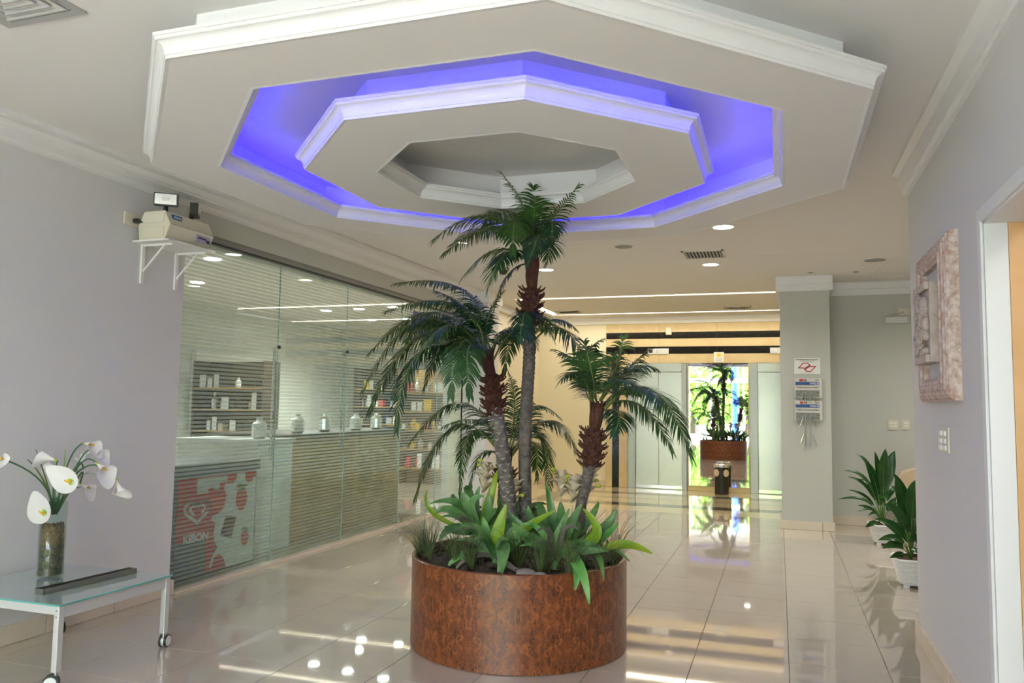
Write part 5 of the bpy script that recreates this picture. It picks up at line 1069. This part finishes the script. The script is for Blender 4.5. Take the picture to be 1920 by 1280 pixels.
for k, (x, y) in enumerate(((-4.75, 7.1), (-4.8, 7.7), (-4.75, 8.3), (-4.8, 8.9), (-4.7, 6.4))):
    MB().lathe([(.05, 0), (.07, .02), (.07, .14), (.03, .17), (.03, .2)], (x, y, 1.061 if k < 4 else 1.031), 14).build('glass_jar', 'chrome' if k % 2 else 'white', loc=(x, y, 1.06), label=('%s jar on the tan shop counter, %s' % (('white', 'silvery')[k % 2], ('nearest', 'second', 'third', 'farthest')[k])) if k < 4 else 'white jar on the pale display case', cat='jar')
t = empty('dark_chair', (-4.75, 5.98, 0), 'dark green chair between the freezer and the display case behind the glass', 'chair')
MB().prism([(5.86, .42), (6.0, .45), (6.06, .38), (6.08, .16), (5.98, .10), (5.86, .10)], 0, -4.62, -4.50).build('backrest', mat('dark_green_vinyl', (.03, .07, .055), .5), t, bevel=.01)
MB().box(-4.95, -4.62, 5.87, 6.07, .40, .45).build('seat', 'darkgrey', t)
for x in (-4.93, -4.66):
    for y in (5.88, 6.05): MB().box(x, x + .02, y, y + .02, 0, .4).build('leg', 'steeld', t)
# ice cream freezer
fx = -4.27; fy0_, fy1_, fh = 4.70, 5.80, .80
t = empty('ice_cream_freezer', (fx - .3, 5.25, 0), 'chest freezer with red and white ice cream advertising, behind the glass front', 'freezer')
MB().box(fx - .62, fx, fy0_, fy1_, .03, .79).build('body', 'darkgrey', t, bevel=.01)
MB().box(fx - .64, fx + .02, fy0_ - .0, fy1_ + .03, .80, .895).build('lid', 'darkgrey', t, bevel=.012)
gy0, gy1, gz0, gz1 = 4.86, 5.785, .04, .785
pf_ = fx + .001
ad = MB().box(pf_, pf_ + .003, gy0, gy1, gz0, gz1).build('advert_panel', 'red', t)
box('grey_corner', pf_ + .003, pf_ + .005, gy0, 5.19, gz0, .31, 'darkgrey', ad)
def flat(poly, m, name, k=1): return MB().prism(poly, 0, pf_ + .003, pf_ + .003 + .0012 * k).build(name, m, ad)
def U(x, y):    # poster units: x right 0..1 , y up 0..1
    return (gy0 + x * (gy1 - gy0), gz0 + y * (gz1 - gz0))
spl = [(1, 0), (.63, 0), (.60, .10), (.53, .17), (.47, .14), (.43, .03), (.41, .05), (.45, .16), (.51, .24), (.47, .30), (.45, .38), (.47, .50), (.41, .54), (.43, .58), (.52, .60), (.58, .68), (.60, .78), (.56, .86), (.58, .91), (.68, .90), (.72, .94), (.73, 1), (.84, 1), (.85, .92), (.90, .88), (.95, .90), (.97, .95), (1, .92)]
flat([U(*p) for p in spl], 'paperw', 'milk_splash', 2)
flat([U(.22, .99), U(.60, .99), U(.60, .93), U(.50, .93), U(.50, .85), U(.43, .85), U(.43, .88), (U(.36, .88)), U(.36, .83), U(.22, .83)], 'alu', 'pale_blocks', 2)
def berry(cx, cy, r, nm='strawberry'):
    flat([U(cx + r * .9 * sin(a * pi / 9) * (1 - .18 * (1 - cos(a * pi / 9)) * .5), cy + r * 1.35 * cos(a * pi / 9)) for a in range(18)], 'red', nm, 4)
    flat([U(cx - r * .9, cy + r * 1.5), U(cx - r * .3, cy + r * 1.2), U(cx, cy + r * .9), U(cx + r * .3, cy + r * 1.2), U(cx + r * .9, cy + r * 1.6), U(cx + r * .1, cy + r * 1.7), U(cx - r * .3, cy + r * 1.9)], 'leaf0', 'strawberry_leaf', 6)
berry(.80, .71, .095); berry(.87, .27, .065)
flat([U(.60, .56), U(.74, .52), U(.68, .30), U(.53, .36)], 'choc', 'chocolate_piece', 4)
def ribbon(pts, w, m, name, k=3):
    mb = MB(); n = len(pts); L_ = []; R2 = []
    for i, p in enumerate(pts):
        a = Vector(pts[max(i - 1, 0)]); b = Vector(pts[min(i + 1, n - 1)]); dd = (b - a).normalized(); q = Vector((-dd.y, dd.x)) * w / 2
        L_.append((p[0] + q.x, p[1] + q.y)); R2.append((p[0] - q.x, p[1] - q.y))
    x0, x1 = pf_ + .003, pf_ + .003 + .0012 * k
    vs = [(x1, *p) for p in L_] + [(x1, *p) for p in R2]; fs = [(i, i + 1, n + i + 1, n + i) for i in range(n - 1)]
    mb.add(vs, fs); return mb.build(name, m, ad, fix=False)
def heart(c, s, t0, t1, n=40):
    out = []
    for i in range(n + 1):
        a = t0 + (t1 - t0) * i / n; out.append((c[0] + s * 1.22 * sin(a) ** 3, c[1] + .80 * s * (13 * cos(a) - 5 * cos(2 * a) - 2 * cos(3 * a) - cos(4 * a)) / 16))
    return out
hc = (U(.235, .60)[0], U(.235, .60)[1] + .045)
ribbon(heart(hc, .118, -RD(1) * 0 - 3.9 + pi - .35, 2 * pi - 1.0 + 1.9 - 1.45), .024, 'whiteink', 'heart_logo')
ribbon(heart(hc, .118, 1.05 * -1, 1.95), .024, 'whiteink', 'heart_logo')
ribbon(heart((hc[0], hc[1] + .004), .066, -2.35, 2.2), .020, 'whiteink', 'heart_logo')
text('KIBON', .088, (hc[0] + .005, U(0, .365)[1], 0) if 0 else (pf_ + .0045, hc[0] + .0, U(0, .385)[1]), (0, 1, 0), (0, 0, 1), 'whiteink', 'lettering', ad, bold=.003, sx=1.05)

# ------------------------------------------------------------------ outdoors, seen in the mirror and through the entrance
struct('ground_outdoors', MB().box(-40, 30, -45, -5.0, -.2, -.02), 'asphalt')
rnd = random.Random(21)
def leafball(n, R):
    mb = MB()
    for k in range(n):
        v = Vector((rnd.gauss(0, 1), rnd.gauss(0, 1), rnd.gauss(0, 1))).normalized(); p = Vector((v.x * R, v.y * R, v.z * R * 1.15)) * rnd.uniform(.55, 1.05)
        a = Vector((rnd.gauss(0, 1), rnd.gauss(0, 1), rnd.gauss(0, 1))).normalized() * .13; b = a.cross(v).normalized() * .09
        mb.add([p - a, p + b, p + a, p - b], [(0, 1, 2, 3)])
    return mb
first = None
for k, (x, y, s) in enumerate(((-7.5, -16, 1.2), (-4.6, -18, 1.3), (-1.6, -17, 1.15), (1.6, -19, 1.4), (-10.5, -18, 1.4), (5, -18, 1.3), (-3.0, -15, .7))):
    if first is None:
        first = empty('tree', (0, 0, 0)); MB().tube([(0, 0, -.02), (.05, 0, 1.0), (0, .05, 2.2)], [.14, .11, .07], 8).build('trunk', 'bark', first)
        mb = leafball(2600, 1.9); mb.v = [(a, b, c + 2.5) for a, b, c in mb.v]; mb.build('crown', 'hedge', first, fix=False); tr0 = first
    else: tr0 = copy_tree(first)
    tr0.location = (x, y, 0); tr0.scale = (s, s, s)
    tag(tr0, 'bright green leafy tree outside, reflected in the mirror', 'tree', 'trees outside the entrance')
MB().lathe([(.16, -.02), (.16, 4.6)], (-1.75, -7.5, 0), 24).build('blue_post', 'bluecol', loc=(-1.75, -7.5, 0), label='tall blue post outside the entrance, reflected in the mirror', cat='post')
t = empty('card_reader_stand', (-2.35, -3.9, 0), 'white box on a slim stand near the entrance, seen in the mirror', 'stand')
MB().box(-2.38, -2.33, -3.93, -3.88, 0, 1.05).build('pole', 'steeld', t); MB().box(-2.47, -2.24, -3.95, -3.85, 1.0, 1.55).build('box', 'white', t)
box('screen', -2.41, -2.31, -3.85, -3.845, 1.22, 1.32, 'blackink', t); MB().box(-2.50, -2.20, -3.96, -3.84, 1.60, 1.78).build('hood', 'white', t)
